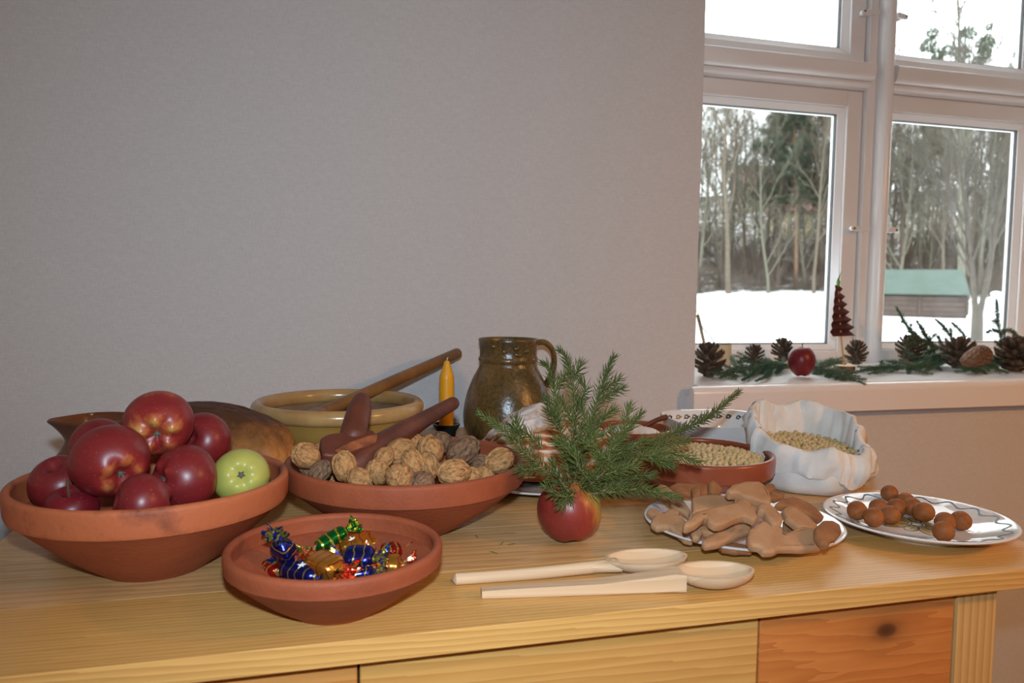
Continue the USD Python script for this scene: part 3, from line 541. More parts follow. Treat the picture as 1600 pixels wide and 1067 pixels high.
def walnut(k, x, y, z, r, label, dark, rot):
    m = matrix((x, y, z), rot, r); key = (k % 4, dark)
    if key in wsrc: return copy(wsrc[key], m, label)
    t = thing('walnut', label, 'walnut', m, 'walnuts in the terracotta bowl'); part(t, 'shell', wm[k % 4], L['walnut_dark' if dark else 'walnut_light'], True); wsrc[key] = t; return t
for k, (x, y, z, r) in enumerate(WN):
    walnut(k, x, y, z, r, WNL[k], k in (1, 11, 12, 14, 18, 19), ROT.get(k, tuple(wrng.uniform(-60, 60, 3))))
for k in range(20):                                                   # the layer beneath, that carries them
    a = k * 2.399; rr = .018 + .071 * math.sqrt((k + .5) / 20)
    walnut(k + 1, .138 + rr * math.cos(a), .983 + rr * math.sin(a), .034 + .026 * (rr / .09) ** 2 + .003 * (k % 3), .0155, 'walnut of the lower layer, buried under the others in the walnut bowl', False, tuple(wrng.uniform(-60, 60, 3)))

# ------------------------------------------------------------------ wooden nutcracker in the walnuts
nc = thing('nutcracker', 'dark reddish wooden nutcracker with two thick handles lying in the walnut bowl', 'nutcracker', matrix(WB))
def loc(p): return np.asarray(p, float) - np.array(WB)
jt = [(500, 683), (512, 676), (567, 669), (584, 670), (591, 679), (586, 692), (549, 704), (522, 711), (503, 709)]
N0 = at(545, 692, .118); jaw_n = np.array([.08, -.42, .90]); jaw_n /= np.linalg.norm(jaw_n)
def onplane(px_, py_, P0, n):
    d = ray(px_, py_); o = np.array([0, 0, H]); return o + d * (((P0 - o) @ n) / (d @ n))
def plane_slab(pts, P0, n, t, bev, nn=72, smooth=2):
    "piece whose top face has this outline, lying in the plane through P0 with normal n; returns (mesh in its own frame, 4x4 frame)"
    q = np.array([onplane(a, b, P0, n) for a, b in pts]); c = q.mean(0)
    fr = frame_from(n, (1, 0, 0)); fr[:3, 3] = c
    l = (q - c) @ fr[:3, :3]
    return slab(l[:, :2], t, bev, nn, smooth), fr
sl, fr = plane_slab(jt, N0, jaw_n, .030, .004)
q = sl.copy(); q.apply_transform(fr); q.apply_translation(-np.array(WB))
hA = rod([loc(aty(552, 684, .990)), loc(aty(556, 662, 1.004)), loc(aty(562, 640, 1.025)), loc(aty(565, 627, 1.04))], [.018, .0165, .0155, .0125], 24, 18)
lv = part(nc, 'upper_lever', M2T(m3.Manifold(m3.Mesh(np.asarray(hA.vertices, np.float32), np.asarray(hA.faces, np.uint32))) + m3.Manifold(m3.Mesh(np.asarray(q.vertices, np.float32), np.asarray(q.faces, np.uint32)))) if False else cat([hA, q]), L['dark_wood'], 50)
wp, frw = plane_slab([(522, 704), (548, 690), (578, 680), (590, 678), (588, 691), (560, 700), (535, 708)], N0 + jaw_n * .0006, jaw_n, .0012, .0004)
wp.apply_transform(frw); wp.apply_translation(-np.array(WB)); part(lv, 'worn_face', wp, L['worn_wood'], 40, 'lighter worn patch')
hB = rod([loc(aty(545, 735, .960)), loc(aty(572, 715, .975)), loc(aty(610, 688, 1.01)), loc(aty(660, 657, 1.065)), loc(aty(708, 630, 1.12))], [.017, .0215, .0165, .0118, .0098], 36, 18)
part(nc, 'lower_lever', hB, L['dark_wood'], 50)

# ------------------------------------------------------------------ foil sweets
def candy_parts(Ln, w, sq, seed, fan=.014):
    rng = np.random.default_rng(seed); n = 20
    def tubep(xs, rs, crum, flatz=1.0):
        v, f = [], []
        for i, (x, r) in enumerate(zip(xs, rs)):
            for k in range(n):
                a = 2 * PI * k / n; e = (abs(math.cos(a)) ** sq + abs(math.sin(a)) ** sq) ** (-1 / sq)
                rr = r * e * (1 + crum * (meshkit.noise(np.array([x * 190 + seed, math.cos(a) * 1.8, math.sin(a) * 1.8])) - .5) * 2)
                v.append((x, rr * math.cos(a), rr * math.sin(a) * flatz))
        for i in range(len(xs) - 1):
            for k in range(n):
                a0, a1 = i * n + k, i * n + (k + 1) % n; f += [(a0, a1, a1 + n), (a0, a1 + n, a0 + n)]
        q = TM(v, f); q.invert(); return q
    h = Ln / 2
    bx = np.linspace(-h, h, 15); br = w * np.clip(1.02 - (np.abs(bx) / h) ** 6 * .72, .25, 1.05)
    body = tubep(bx, br, .07, .82)
    fans = []
    for sg in (-1, 1):
        m, v, f = 34, [], []
        for j in range(7):
            u = j / 6; x = sg * (h - .001 + fan * u)
            for k in range(m):
                a = 2 * PI * k / m; rr = (.26 + .95 * u) * w * (1 + .32 * u * math.sin(7 * a + seed) + .22 * u * math.sin(12 * a + seed * 2))
                v.append((x + sg * .002 * u * math.sin(9 * a + seed), rr * math.cos(a), rr * math.sin(a) * .62))
        for j in range(6):
            for k in range(m):
                a0, a1 = j * m + k, j * m + (k + 1) % m; f += [(a0, a1, a1 + m), (a0, a1 + m, a0 + m)]
        o = TM(v, f)
        inn = o.copy(); inn.vertices = np.array(o.vertices) * np.array([1, .93, .93]); inn.invert()
        if sg > 0: o.invert(); inn.invert()
        fans.append(cat([o, inn]))
    return body, fans
def star_mesh(r):
    p = [(r * (1 if k % 2 == 0 else .42) * math.cos(PI / 2 + k * PI / 5), r * (1 if k % 2 == 0 else .42) * math.sin(PI / 2 + k * PI / 5)) for k in range(10)]
    return extrude(Polygon(p), .0004)
CD = [  # two ends in the picture, height of the centre, kind, width, squareness, label, star
    ((408, 884), (440, 893), .030, 'red', .0065, 3, 'red foil sweet with a gold twist at the left of the sweets', 0),
    ((437, 846), (455, 880), .037, 'blue', .0085, 4, 'dark blue foil sweet with its yellow-printed twist sticking up at the left', 0),
    ((440, 885), (500, 902), .033, 'blue', .0088, 2.4, 'blue foil sweet with a white star at the front of the bowl', 1),
    ((492, 856), (540, 829), .042, 'green', .0062, 2.2, 'only green foil sweet, leaning against the back of the bowl', 0),
    ((520, 858), (612, 845), .033, 'gold', .0098, 5, 'long square gold foil sweet with red stripes at the back', 1),
    ((486, 876), (530, 893), .040, 'gold', .0100, 5, 'gold foil sweet with a crumpled twist between the blue ones', 0),
    ((534, 872), (588, 872), .041, 'blue', .0100, 2.6, 'shiny blue foil sweet with yellow lines in the middle right', 0),
    ((540, 896), (585, 893), .030, 'blue', .0080, 2.6, 'blue foil sweet lowest at the front, under the shiny blue one', 0),
    ((598, 883), (626, 882), .034, 'gold', .0085, 2.3, 'round gold foil sweet at the right front with a thin twist', 0),
    ((598, 864), (624, 860), .036, 'red', .0080, 2.3, 'red and gold crumpled foil sweet at the far right of the bowl', 0)]
for k, (a, b, z, kind, w, sq, lb, st) in enumerate(CD):
    A, B = at(*a, z), at(*b, z)
    if k == 3: A, B = aty(492, 857, .804), aty(543, 827, .820)
    if k == 1: A, B = aty(a[0], a[1], .770), at(*b, .032)
    C = (A + B) / 2; ln = np.linalg.norm(B - A); bl = max(.022, ln * .98)
    d = (B - A) / ln; mm = np.eye(4); zz = np.array([0, -.35, .94]); zz -= d * (zz @ d); zz /= np.linalg.norm(zz)
    mm[:3, 0], mm[:3, 1], mm[:3, 2], mm[:3, 3] = d, np.cross(zz, d), zz, (C[0], C[1], C[2] + T)
    t = thing('sweet', lb, 'sweet', mm, 'foil-wrapped sweets in the small bowl')
    bd, fn = candy_parts(bl, w * 1.32, sq, k * 3 + 1, .013)
    part(t, 'wrapper', bd, L['foil_' + kind], 28)
    for g in fn: part(t, 'twisted_end', g, L['twist_' + kind], 25)
    if st: part(t, 'star', moved(star_mesh(.0050), (bl * (.12 if k == 2 else -.2), -w * .2, w * 1.09), (12, 0, 30)), L['star_white'], False)

# ------------------------------------------------------------------ bread, brown jug, mixing bowl
def loaf_mesh(a, b, c, seed, crack=.0, sub=5, pw=2.4, flat=.35):
    q = trimesh.creation.icosphere(subdivisions=sub); v = np.array(q.vertices)
    s = (np.abs(v) ** pw).sum(1) ** (-1 / pw); v = v * s[:, None]
    n = meshkit.fbm(v * 2.2 + seed, 4, seed) - .5; n2 = meshkit.fbm(v * 9 + seed, 3, seed + 3) - .5
    r = 1 + .09 * n + .025 * n2
    ck = np.abs(meshkit.noise(v * np.array([2.0, 5.0, 5.0]) + seed * 2, seed + 9) - .5)
    r -= crack * np.exp(-(ck / .035) ** 2) * (v[:, 2] > .25)
    v = v * r[:, None] * np.array([a, b, c]); v[:, 2] = np.where(v[:, 2] < 0, v[:, 2] * flat, v[:, 2]); v[:, 2] -= v[:, 2].min()
    return TM(v, q.faces)
A0, B0 = np.array([.003, 1.155]), np.array([-.262, 1.335]); Cc = (A0 + B0) / 2; ang = math.degrees(math.atan2(*(A0 - B0)[::-1]))
t = thing('bread_loaf', 'long dark-crusted loaf of bread lying behind the apple bowl', 'bread', matrix((Cc[0], Cc[1], 0), (0, 0, ang)))
part(t, 'crust', loaf_mesh(.160, .070, .097, 4, .030), L['bread_crust'], True)
def jug_lathe(prof, spout=None, n=72, sp=.02, z0=.08, z1=.12, wd=.35):
    q = lathe(prof, n)
    if spout is not None:
        v = np.array(q.vertices); a = np.arctan2(v[:, 1], v[:, 0]) - spout; a = (a + PI) % (2 * PI) - PI
        k = np.exp(-(a / wd) ** 2) * np.clip((v[:, 2] - z0) / (z1 - z0), 0, 1) ** 1.5
        r = np.hypot(v[:, 0], v[:, 1]); ok = r > 1e-5
        v[ok, :2] *= (1 + sp * k[ok] / r[ok])[:, None]; q.vertices = v
    return q
JL = (-.246, 1.118, 0)
jp = [(0, 0), (.045, 0), (.052, .004), (.060, .030), (.061, .055), (.053, .080), (.042, .098), (.039, .108), (.043, .124), (.0455, .130), (.045, .1325), (.0425, .132), (.0365, .110), (.039, .106), (.05, .08), (.056, .05), (.05, .008), (0, .006)]
t = thing('jug', 'glossy dark brown pouring jug with a lip at the left, behind the apple bowl', 'jug', matrix(JL))
part(t, 'body', jug_lathe(spline(jp[2:], 60).tolist() and [(0, 0), (.045, 0)] + spline(jp[2:-1], 56).tolist() + [(0, .006)], math.radians(188), 72, .013, .104, .131, .42), L['brown_glaze'], True)
part(t, 'handle', tube(spline([(.044, .004, .132), (.062, .01, .134), (.078, .012, .112), (.074, .01, .075), (.058, .006, .05)], 24), .0065, 10, flat=.7), L['brown_glaze'])
MB_ = (.0738, 1.352, 0)
t = thing('mixing_bowl', 'large ochre-glazed stoneware mixing bowl with a thick pale rim, in front of the wall', 'bowl', matrix(MB_))
o = spline([(.072, 0), (.080, .006), (.105, .035), (.124, .065), (.134, .092)], 20).tolist()
part(t, 'body', lathe([(0, 0), (.068, 0)] + o + [(.126, .0925)] + [(r - .010, z + .004) for r, z in o[::-1][2:]] + [(0, .011)], 96), L['ochre_glaze'], 40)
part(t, 'glazed_inside', lathe([(.1262, .0935)] + [(r - .0112, z + .0048) for r, z in o[::-1][2:]] + [(0, .0122)] + [(0, .0121)] + [(r - .0108, z + .0044) for r, z in o[2:]][:-2] + [(.1264, .0930)], 96), L['inner_glaze'], 40)
rp = [(.1335 + .0105 * math.cos(math.radians(a)), .104 + .0125 * math.sin(math.radians(a))) for a in range(-90, 275, 15)]
part(t, 'rim', lathe(rp, 96), L['ochre_rim'], 50)
t = thing('wooden_spoon', 'thick brown wooden spoon handle leaning out of the ochre mixing bowl', 'spoon', matrix(MB_))
E1, E2 = np.array([.3285, 1.597, .1715]), np.array([.181, 1.472, .1305]); dd = (E1 - E2) / np.linalg.norm(E1 - E2); E0 = E2 - dd * .195
hh = rod([E0 - np.array(MB_), E2 - np.array(MB_), E1 - np.array(MB_)], [.0105, .0115, .0112], 30, 18)
part(t, 'handle', hh, L['oiled_wood'], 50)
part(t, 'spoon_bowl', moved(blob(.030, .022, .008, 3), E0 - np.array(MB_) + dd * -.012 + np.array([0, 0, .004]), (0, -15, 40)), L['oiled_wood'], True)

# ------------------------------------------------------------------ candle, stoneware jug
CN = (.279, 1.450, 0)
t = thing('candle_holder', 'low black-glazed candle holder behind the walnut bowl', 'candle holder', matrix(CN))
part(t, 'saucer', lathe([(0, 0), (.036, 0), (.040, .004), (.052, .012), (.0535, .014), (.052, .0155), (.038, .008), (0, .007)], 48), L['dark_glaze'])
part(t, 'socket', lathe([(0, .0072), (.018, .0072), (.0165, .02), (.019, .036), (.0262, .0485), (.0262, .0505), (.0235, .0505), (.0165, .040), (.0140, .037), (0, .036)], 48), L['dark_glaze'])
t = thing('candle', 'yellow tapered wax candle standing in the black holder', 'candle', matrix((CN[0], CN[1], .0366)))
part(t, 'wax', lathe([(0, 0), (.0128, 0), (.0136, .004), (.0140, .1000), (.0132, .1055), (.0085, .1200), (.0066, .1265), (.0052, .1325), (.003, .1338), (0, .134)], 40), L['yellow_wax'], 50)
part(t, 'wick', tube([(0, 0, .133), (.0006, 0, .137), (.002, 0, .1405)], .0009, 6), L['wick'])
JG = (.4133, 1.5, 0)
t = thing('stoneware_jug', 'big-bellied mottled brown stoneware jug with a collar, against the wall', 'jug', matrix(JG))
pr = [(.066, 0), (.078, .012), (.087, .040), (.0885, .062), (.083, .095), (.071, .128), (.0595, .150), (.0565, .160)]
outp = spline(pr, 36).tolist() + [(.0585, .1635), (.0600, .167), (.0590, .171), (.0572, .174), (.0570, .186), (.0585, .197), (.0598, .203), (.0602, .2065), (.0592, .2088), (.0565, .2085), (.0530, .200), (.0520, .17), (.062, .14), (.078, .08), (.07, .015), (0, .010)]
part(t, 'body', lathe([(0, 0), (.062, 0)] + outp, 80), L['stoneware'], 40)
hp = spline([(.055, .0, .200), (.074, .0, .201), (.090, .0, .186), (.094, .0, .160), (.088, .0, .134), (.076, .0, .112)], 28)
part(t, 'handle', moved(tube(hp, np.interp(np.linspace(0, 1, 28), [0, .5, 1], [.0105, .009, .011]), 12, flat=.62), rot=(0, 0, -6)), L['stoneware'])
fc = cat([moved(blob(.0065, .004, .0055, 2), (-.022 + .022 * k, -.0565 + .004 * abs(k - 1), .1925 - .006 * abs(k - 1))) for k in range(3)] + [moved(blob(.009, .004, .0045, 2), (.004, -.0575, .181)), moved(blob(.007, .004, .005, 2), (-.040, -.042, .196))])
part(t, 'moulded_ornament', fc, L['stoneware'], True)

# ------------------------------------------------------------------ stollen on its plate
def plate_mesh(R, h=.02, foot=.55, well=.60, th=.0045, n=112):
    pr = [(0, .002), (R * foot, .002), (R * foot, 0), (R * foot + .004, 0), (R * foot + .006, .003), (R * .80, h * .50), (R * .965, h * .93 - th * .55), (R - .0012, h - th * .62), (R, h - th * .3), (R - .0010, h - .0004), (R - .0035, h), (R * .94, h - .0012), (R * .80, h * .50 + th), (R * well, .0075), (R * .4, .0068), (0, .0068)]
    return lathe(pr, n)
PLS = (.385, 1.165, 0)
solo('plate', plate_mesh(.137, .019), L['porcelain'], 'white plate under the sugared stollen loaf, behind the fir twigs', 'plate', matrix(PLS), smooth=50)
t = thing('stollen', 'lumpy stollen loaf thickly dusted with powdered sugar on the white plate', 'cake', matrix((.392, 1.190, .0072), (0, 0, -14)))
q = loaf_mesh(.128, .098, .076, 21, .05, 5, 2.2, .25)
v = np.array(q.vertices); v *= (1 + .24 * (meshkit.fbm(v * 34, 4, 6) - .5))[:, None]; v[:, 2] *= 1 + .20 * np.exp(-((v[:, 0] + .015) / .05) ** 2) - .28 * np.clip(-(v[:, 0] + .06) / .06, 0, 1)
part(t, 'crust', TM(v, q.faces), L['sugared_crust'], True)

# ------------------------------------------------------------------ flour
t = thing('flour_heap', 'heap of white flour in the small brown bowl behind the twigs', 'flour', matrix((FB[0], FB[1], .020)), kind='stuff')
q = lathe([(0, 0), (.044, 0)] + [(.0617 * math.cos(a), .022 + .026 * math.sin(a)) for a in np.linspace(0, PI / 2, 14)[:-1]] + [(0, .048)], 60)
v = np.array(q.vertices); v[:, 2] += np.where(v[:, 2] > .023, .008 * (meshkit.fbm(v * 60, 3, 2) - .5), 0); part(t, 'mound', TM(v, q.faces), L['flour'], True)
t = thing('wooden_scoop', 'dark tip of a small wooden scoop showing over the rim of the flour bowl', 'scoop', matrix((FB[0] + .055, FB[1] + .02, .055)))
part(t, 'handle', rod([(-.035, -.01, .004), (.0, 0, .016), (.026, .006, .022)], [.004, .0042, .0048], 14, 10), L['dark_wood'], 50)

# ------------------------------------------------------------------ white dish with a green border
DC = (.787, 1.328, 0)
def se(a, rx, ry, p=4.2):
    c, s = math.cos(a), math.sin(a); k = (abs(c) ** p + abs(s) ** p) ** (-1 / p); return rx * k * c, ry * k * s
def dish(levels, n=120):
    v, f = [], []
    for rx, ry, z in levels:
        for k in range(n): x, y = se(2 * PI * k / n, rx, ry); v.append((x, y, z))
    for i in range(len(levels) - 1):
        for k in range(n):
            a0, a1 = i * n + k, i * n + (k + 1) % n; f += [(a0, a1, a1 + n), (a0, a1 + n, a0 + n)]
    c0 = len(v); v += [(0, 0, levels[0][2]), (0, 0, levels[-1][2])]; b = (len(levels) - 1) * n
    for k in range(n): f += [(c0, (k + 1) % n, k), (c0 + 1, b + k, b + (k + 1) % n)]
    return TM(v, f)
DRX, DRY, DH = .098, .103, .066
t = thing('dish', 'white square porcelain dish with a row of dark green leaf motifs inside, behind the peas', 'dish', matrix(DC, (0, 0, -6)))
part(t, 'body', dish([(.068, .073, 0), (.072, .077, .0015), (.082, .087, .022), (.091, .096, .046), (DRX - .001, DRY - .001, DH - .003), (DRX, DRY, DH - .001), (DRX - .001, DRY - .001, DH), (DRX - .004, DRY - .004, DH - .0008), (DRX - .0052, DRY - .0052, DH - .004), (.0865, .0915, .046), (.0775, .0825, .022), (.067, .072, .008), (.05, .055, .0066)]), L['porcelain'], 45)
mots = []
for k in range(34):
    a = 2 * PI * k / 34; z = DH - .0135; u = (z - .046) / (DH - .004 - .046)
    rx, ry = .0865 + u * (DRX - .0052 - .0865), .0915 + u * (DRY - .0052 - .0915)
    x, y = se(a, rx, ry); x2, y2 = se(a + .02, rx, ry); tx = np.array([x2 - x, y2 - y, 0]); tx /= np.linalg.norm(tx); nrm = np.array([-tx[1], tx[0], .35]); nrm /= np.linalg.norm(nrm)
    ringp = Point(0, 0).buffer(.0042, 12).union(Polygon([(.0022, -.0036), (.0080, 0), (.0022, .0036)])).difference(Point(-.0004, 0).buffer(.0017, 8)).union(Polygon([(-.0046, -.0010), (-.0066, -.0042), (-.002, -.004)]))
    ringp = affinity.scale(ringp, 1.12, 1.12)
    q = extrude(ringp, .0004); m = frame_from(nrm, -tx); m[:3, 3] = (x, y, z); m[:3, 3] += nrm * .0001; q.apply_transform(m); mots.append(q)
part(t, 'painted_border', cat(mots), L['paint_green'], False)

# ------------------------------------------------------------------ linen sack with peas
SC = (.797, 1.070, 0)
sk = thing('linen_sack', 'open white linen sack with a turned-down cuff, filled with dried peas', 'sack', matrix(SC))
NS = 150
def sk_ring(r, z, amp, seed, ex=1.0, tilt=None, fz=0.0, fr=7):
    out = []
    for k in range(NS):
        a = 2 * PI * k / NS
        w = amp * (math.sin(fr * a + seed) * .5 + math.sin((fr + 4) * a + seed * 2.3) * .35 + math.sin(3 * a + seed * .7) * .5)
        rr = r * (1 + w); zz = z + (tilt(a) if tilt else 0) + fz * math.sin(5 * a + seed * 1.7) + fz * .6 * math.sin(11 * a + seed)
        out.append((rr * math.cos(a) * ex, rr * math.sin(a), zz))
    return out
def lofts(rings, cap0=False):
    n = len(rings[0]); v = [p for r in rings for p in r]; f = []
    for i in range(len(rings) - 1):
        for k in range(n):
            a0, a1 = i * n + k, i * n + (k + 1) % n; f += [(a0, a1, a1 + n), (a0, a1 + n, a0 + n)]
    if cap0:
        v.append(tuple(np.mean(rings[0], 0))); f += [(len(v) - 1, (k + 1) % n, k) for k in range(n)]
    return TM(v, f)
back = lambda a: .5 + .5 * math.sin(a)                       # 1 at the back, 0 at the front
rim = lambda a: .066 + .060 * back(a) ** 1.1 + .006 * math.sin(3 * a + .6) + .004 * math.sin(7 * a + 1)
body = [sk_ring(.062, 0, .015, 1), sk_ring(.078, .002, .03, 1), sk_ring(.087, .014, .035, 1.2), sk_ring(.088, .030, .03, 1.4), sk_ring(.085, .048, .025, 1.6)]
part(sk, 'bag', lofts(body, True), L['linen'], True)
def srf(r, zf, amp, seed, off=(0, 0)):
    out = []
    for k in range(NS):
        a = 2 * PI * k / NS; w = amp * (.5 * math.sin(6 * a + seed) + .4 * math.sin(11 * a + seed * 2) + .5 * math.sin(3 * a + seed * .6))
        rr = r(a) * (1 + w); out.append((rr * math.cos(a) + off[0], rr * math.sin(a) + off[1], zf(a)))
    return out
R0 = lambda a: .080 + .008 * back(a) + .006 * max(0, math.cos(a))
cuff = [srf(lambda a: R0(a) + .009 - .004 * back(a), lambda a: max(.010, rim(a) - .046 - .010 * math.sin(4 * a + 1)), .022, .3),
        srf(lambda a: R0(a) + .0105 - .003 * back(a), lambda a: rim(a) - .030, .024, .35), srf(lambda a: R0(a) + .0095, lambda a: rim(a) - .016, .024, .4),
        srf(lambda a: R0(a) + .005, lambda a: rim(a) - .004, .024, .45), srf(lambda a: R0(a) + .000, lambda a: rim(a), .026, .5), srf(lambda a: R0(a) - .006, lambda a: rim(a) - .002, .028, .6),
        srf(lambda a: R0(a) - .010 + .004 * back(a), lambda a: rim(a) - .012 - .006 * back(a), .030, .8), srf(lambda a: R0(a) - .012 + .004 * back(a), lambda a: .052 + .45 * (rim(a) - .052), .034, 1.0), srf(lambda a: R0(a) - .014, lambda a: .050, .03, 1.1), srf(lambda a: .074, lambda a: .040, .01, 1.2)]
q = lofts(cuff); v = np.array(q.vertices); an_ = np.arctan2(v[:, 1], v[:, 0]); v += (meshkit.fbm(v * 26, 3, 5) - .5)[:, None] * np.array([.020, .020, .010]); cr_ = -np.abs(meshkit.noise(np.column_stack([np.cos(an_) * 5, np.sin(an_) * 5, v[:, 2] * 12])) - .5); v[:, :2] *= (1 + .10 * np.exp(cr_ / .06) * (v[:, 2] > .02))[:, None]; part(sk, 'cuff', TM(v, q.faces), L['linen'], True)
q = blob(.038, .030, .026, 4); v = np.array(q.vertices)
v *= (1 + .22 * (meshkit.fbm(v * 45, 3, 9) - .5) + .06 * np.sin(np.arctan2(v[:, 1], v[:, 0]) * 6 + v[:, 2] * 120))[:, None]; v[:, 2] = np.maximum(v[:, 2], -.024)
part(sk, 'cloth_end', moved(TM(v, q.faces), (.094, .000, .0250), (0, 6, 10)), L['linen'], True)

# ------------------------------------------------------------------ dried peas
def discpack(R, r, seed, n=4000):
    rng = np.random.default_rng(seed); pts = []
    for _ in range(n):
        a, q = rng.uniform(0, 2 * PI), R * math.sqrt(rng.uniform()); p = np.array([q * math.cos(a), q * math.sin(a)])
        if all((p[0] - b[0]) ** 2 + (p[1] - b[1]) ** 2 > (1.72 * r) ** 2 for b in pts): pts.append(p)
    return np.array(pts)
PR = .0041; prng = np.random.default_rng(8); ico = trimesh.creation.icosphere(subdivisions=2, radius=1.0)
def pea_mesh(s): q = ico.copy(); v = np.array(q.vertices); v *= (PR * s * (1 + .10 * (meshkit.noise(v * 1.3 + s * 50) - .5)))[:, None]; q.vertices = v; return q
bp_ = discpack(.0955, PR, 3); hz = .0525 + .010 * (1 - (np.hypot(*bp_.T) / .096) ** 2) + prng.uniform(-.0016, .0016, len(bp_))
top = [(PB[0] + p[0], PB[1] + p[1], z) for p, z in zip(bp_, hz)]
order = sorted(range(len(top)), key=lambda k: top[k][1])
for k in order[:300]:
    solo('dried_pea', pea_mesh(prng.uniform(.9, 1.1)), L['pea'], 'small round pale yellow dried pea on top of the heap in the glossy brown bowl', 'pea', matrix(top[k], tuple(prng.uniform(-90, 90, 3))), 'dried peas heaped in the brown bowl', smooth=True)
rest = [moved(pea_mesh(1.0), top[k]) for k in order[300:]]
b2 = discpack(.088, PR, 13, 2500); rest += [moved(pea_mesh(1.0), (PB[0] + p[0], PB[1] + p[1], .0465 + .009 * (1 - (np.hypot(*p) / .09) ** 2))) for p in b2]
rest.append(lathe([(PB[0] * 0, .012), (.060, .012), (.083, .044), (.05, .050), (0, .052)], 48)); rest[-1].apply_translation((PB[0], PB[1], 0))
solo('pea_heap', cat(rest), L['pea'], 'rest of the dried peas under and behind the top ones in the glossy brown bowl', 'peas', kind='stuff', smooth=True)
b3 = discpack(.074, PR, 23, 2500); sp = [moved(pea_mesh(1.0), (SC[0] + p[0], SC[1] + p[1], .049 + .022 * (p[1] / .08 * .5 + .5) + prng.uniform(-.0015, .0015))) for p in b3]
q = lathe([(0, .010), (.070, .012), (.078, .040), (0, .046)], 48); v = np.array(q.vertices); v[:, 2] += np.where(v[:, 2] > .03, .022 * (v[:, 1] / .08 * .5 + .5), 0); q.vertices = v; q.apply_translation((SC[0], SC[1], 0)); sp.append(q)
solo('pea_heap', cat(sp), L['pea'], 'dried peas filling the open linen sack', 'peas', kind='stuff', smooth=True)

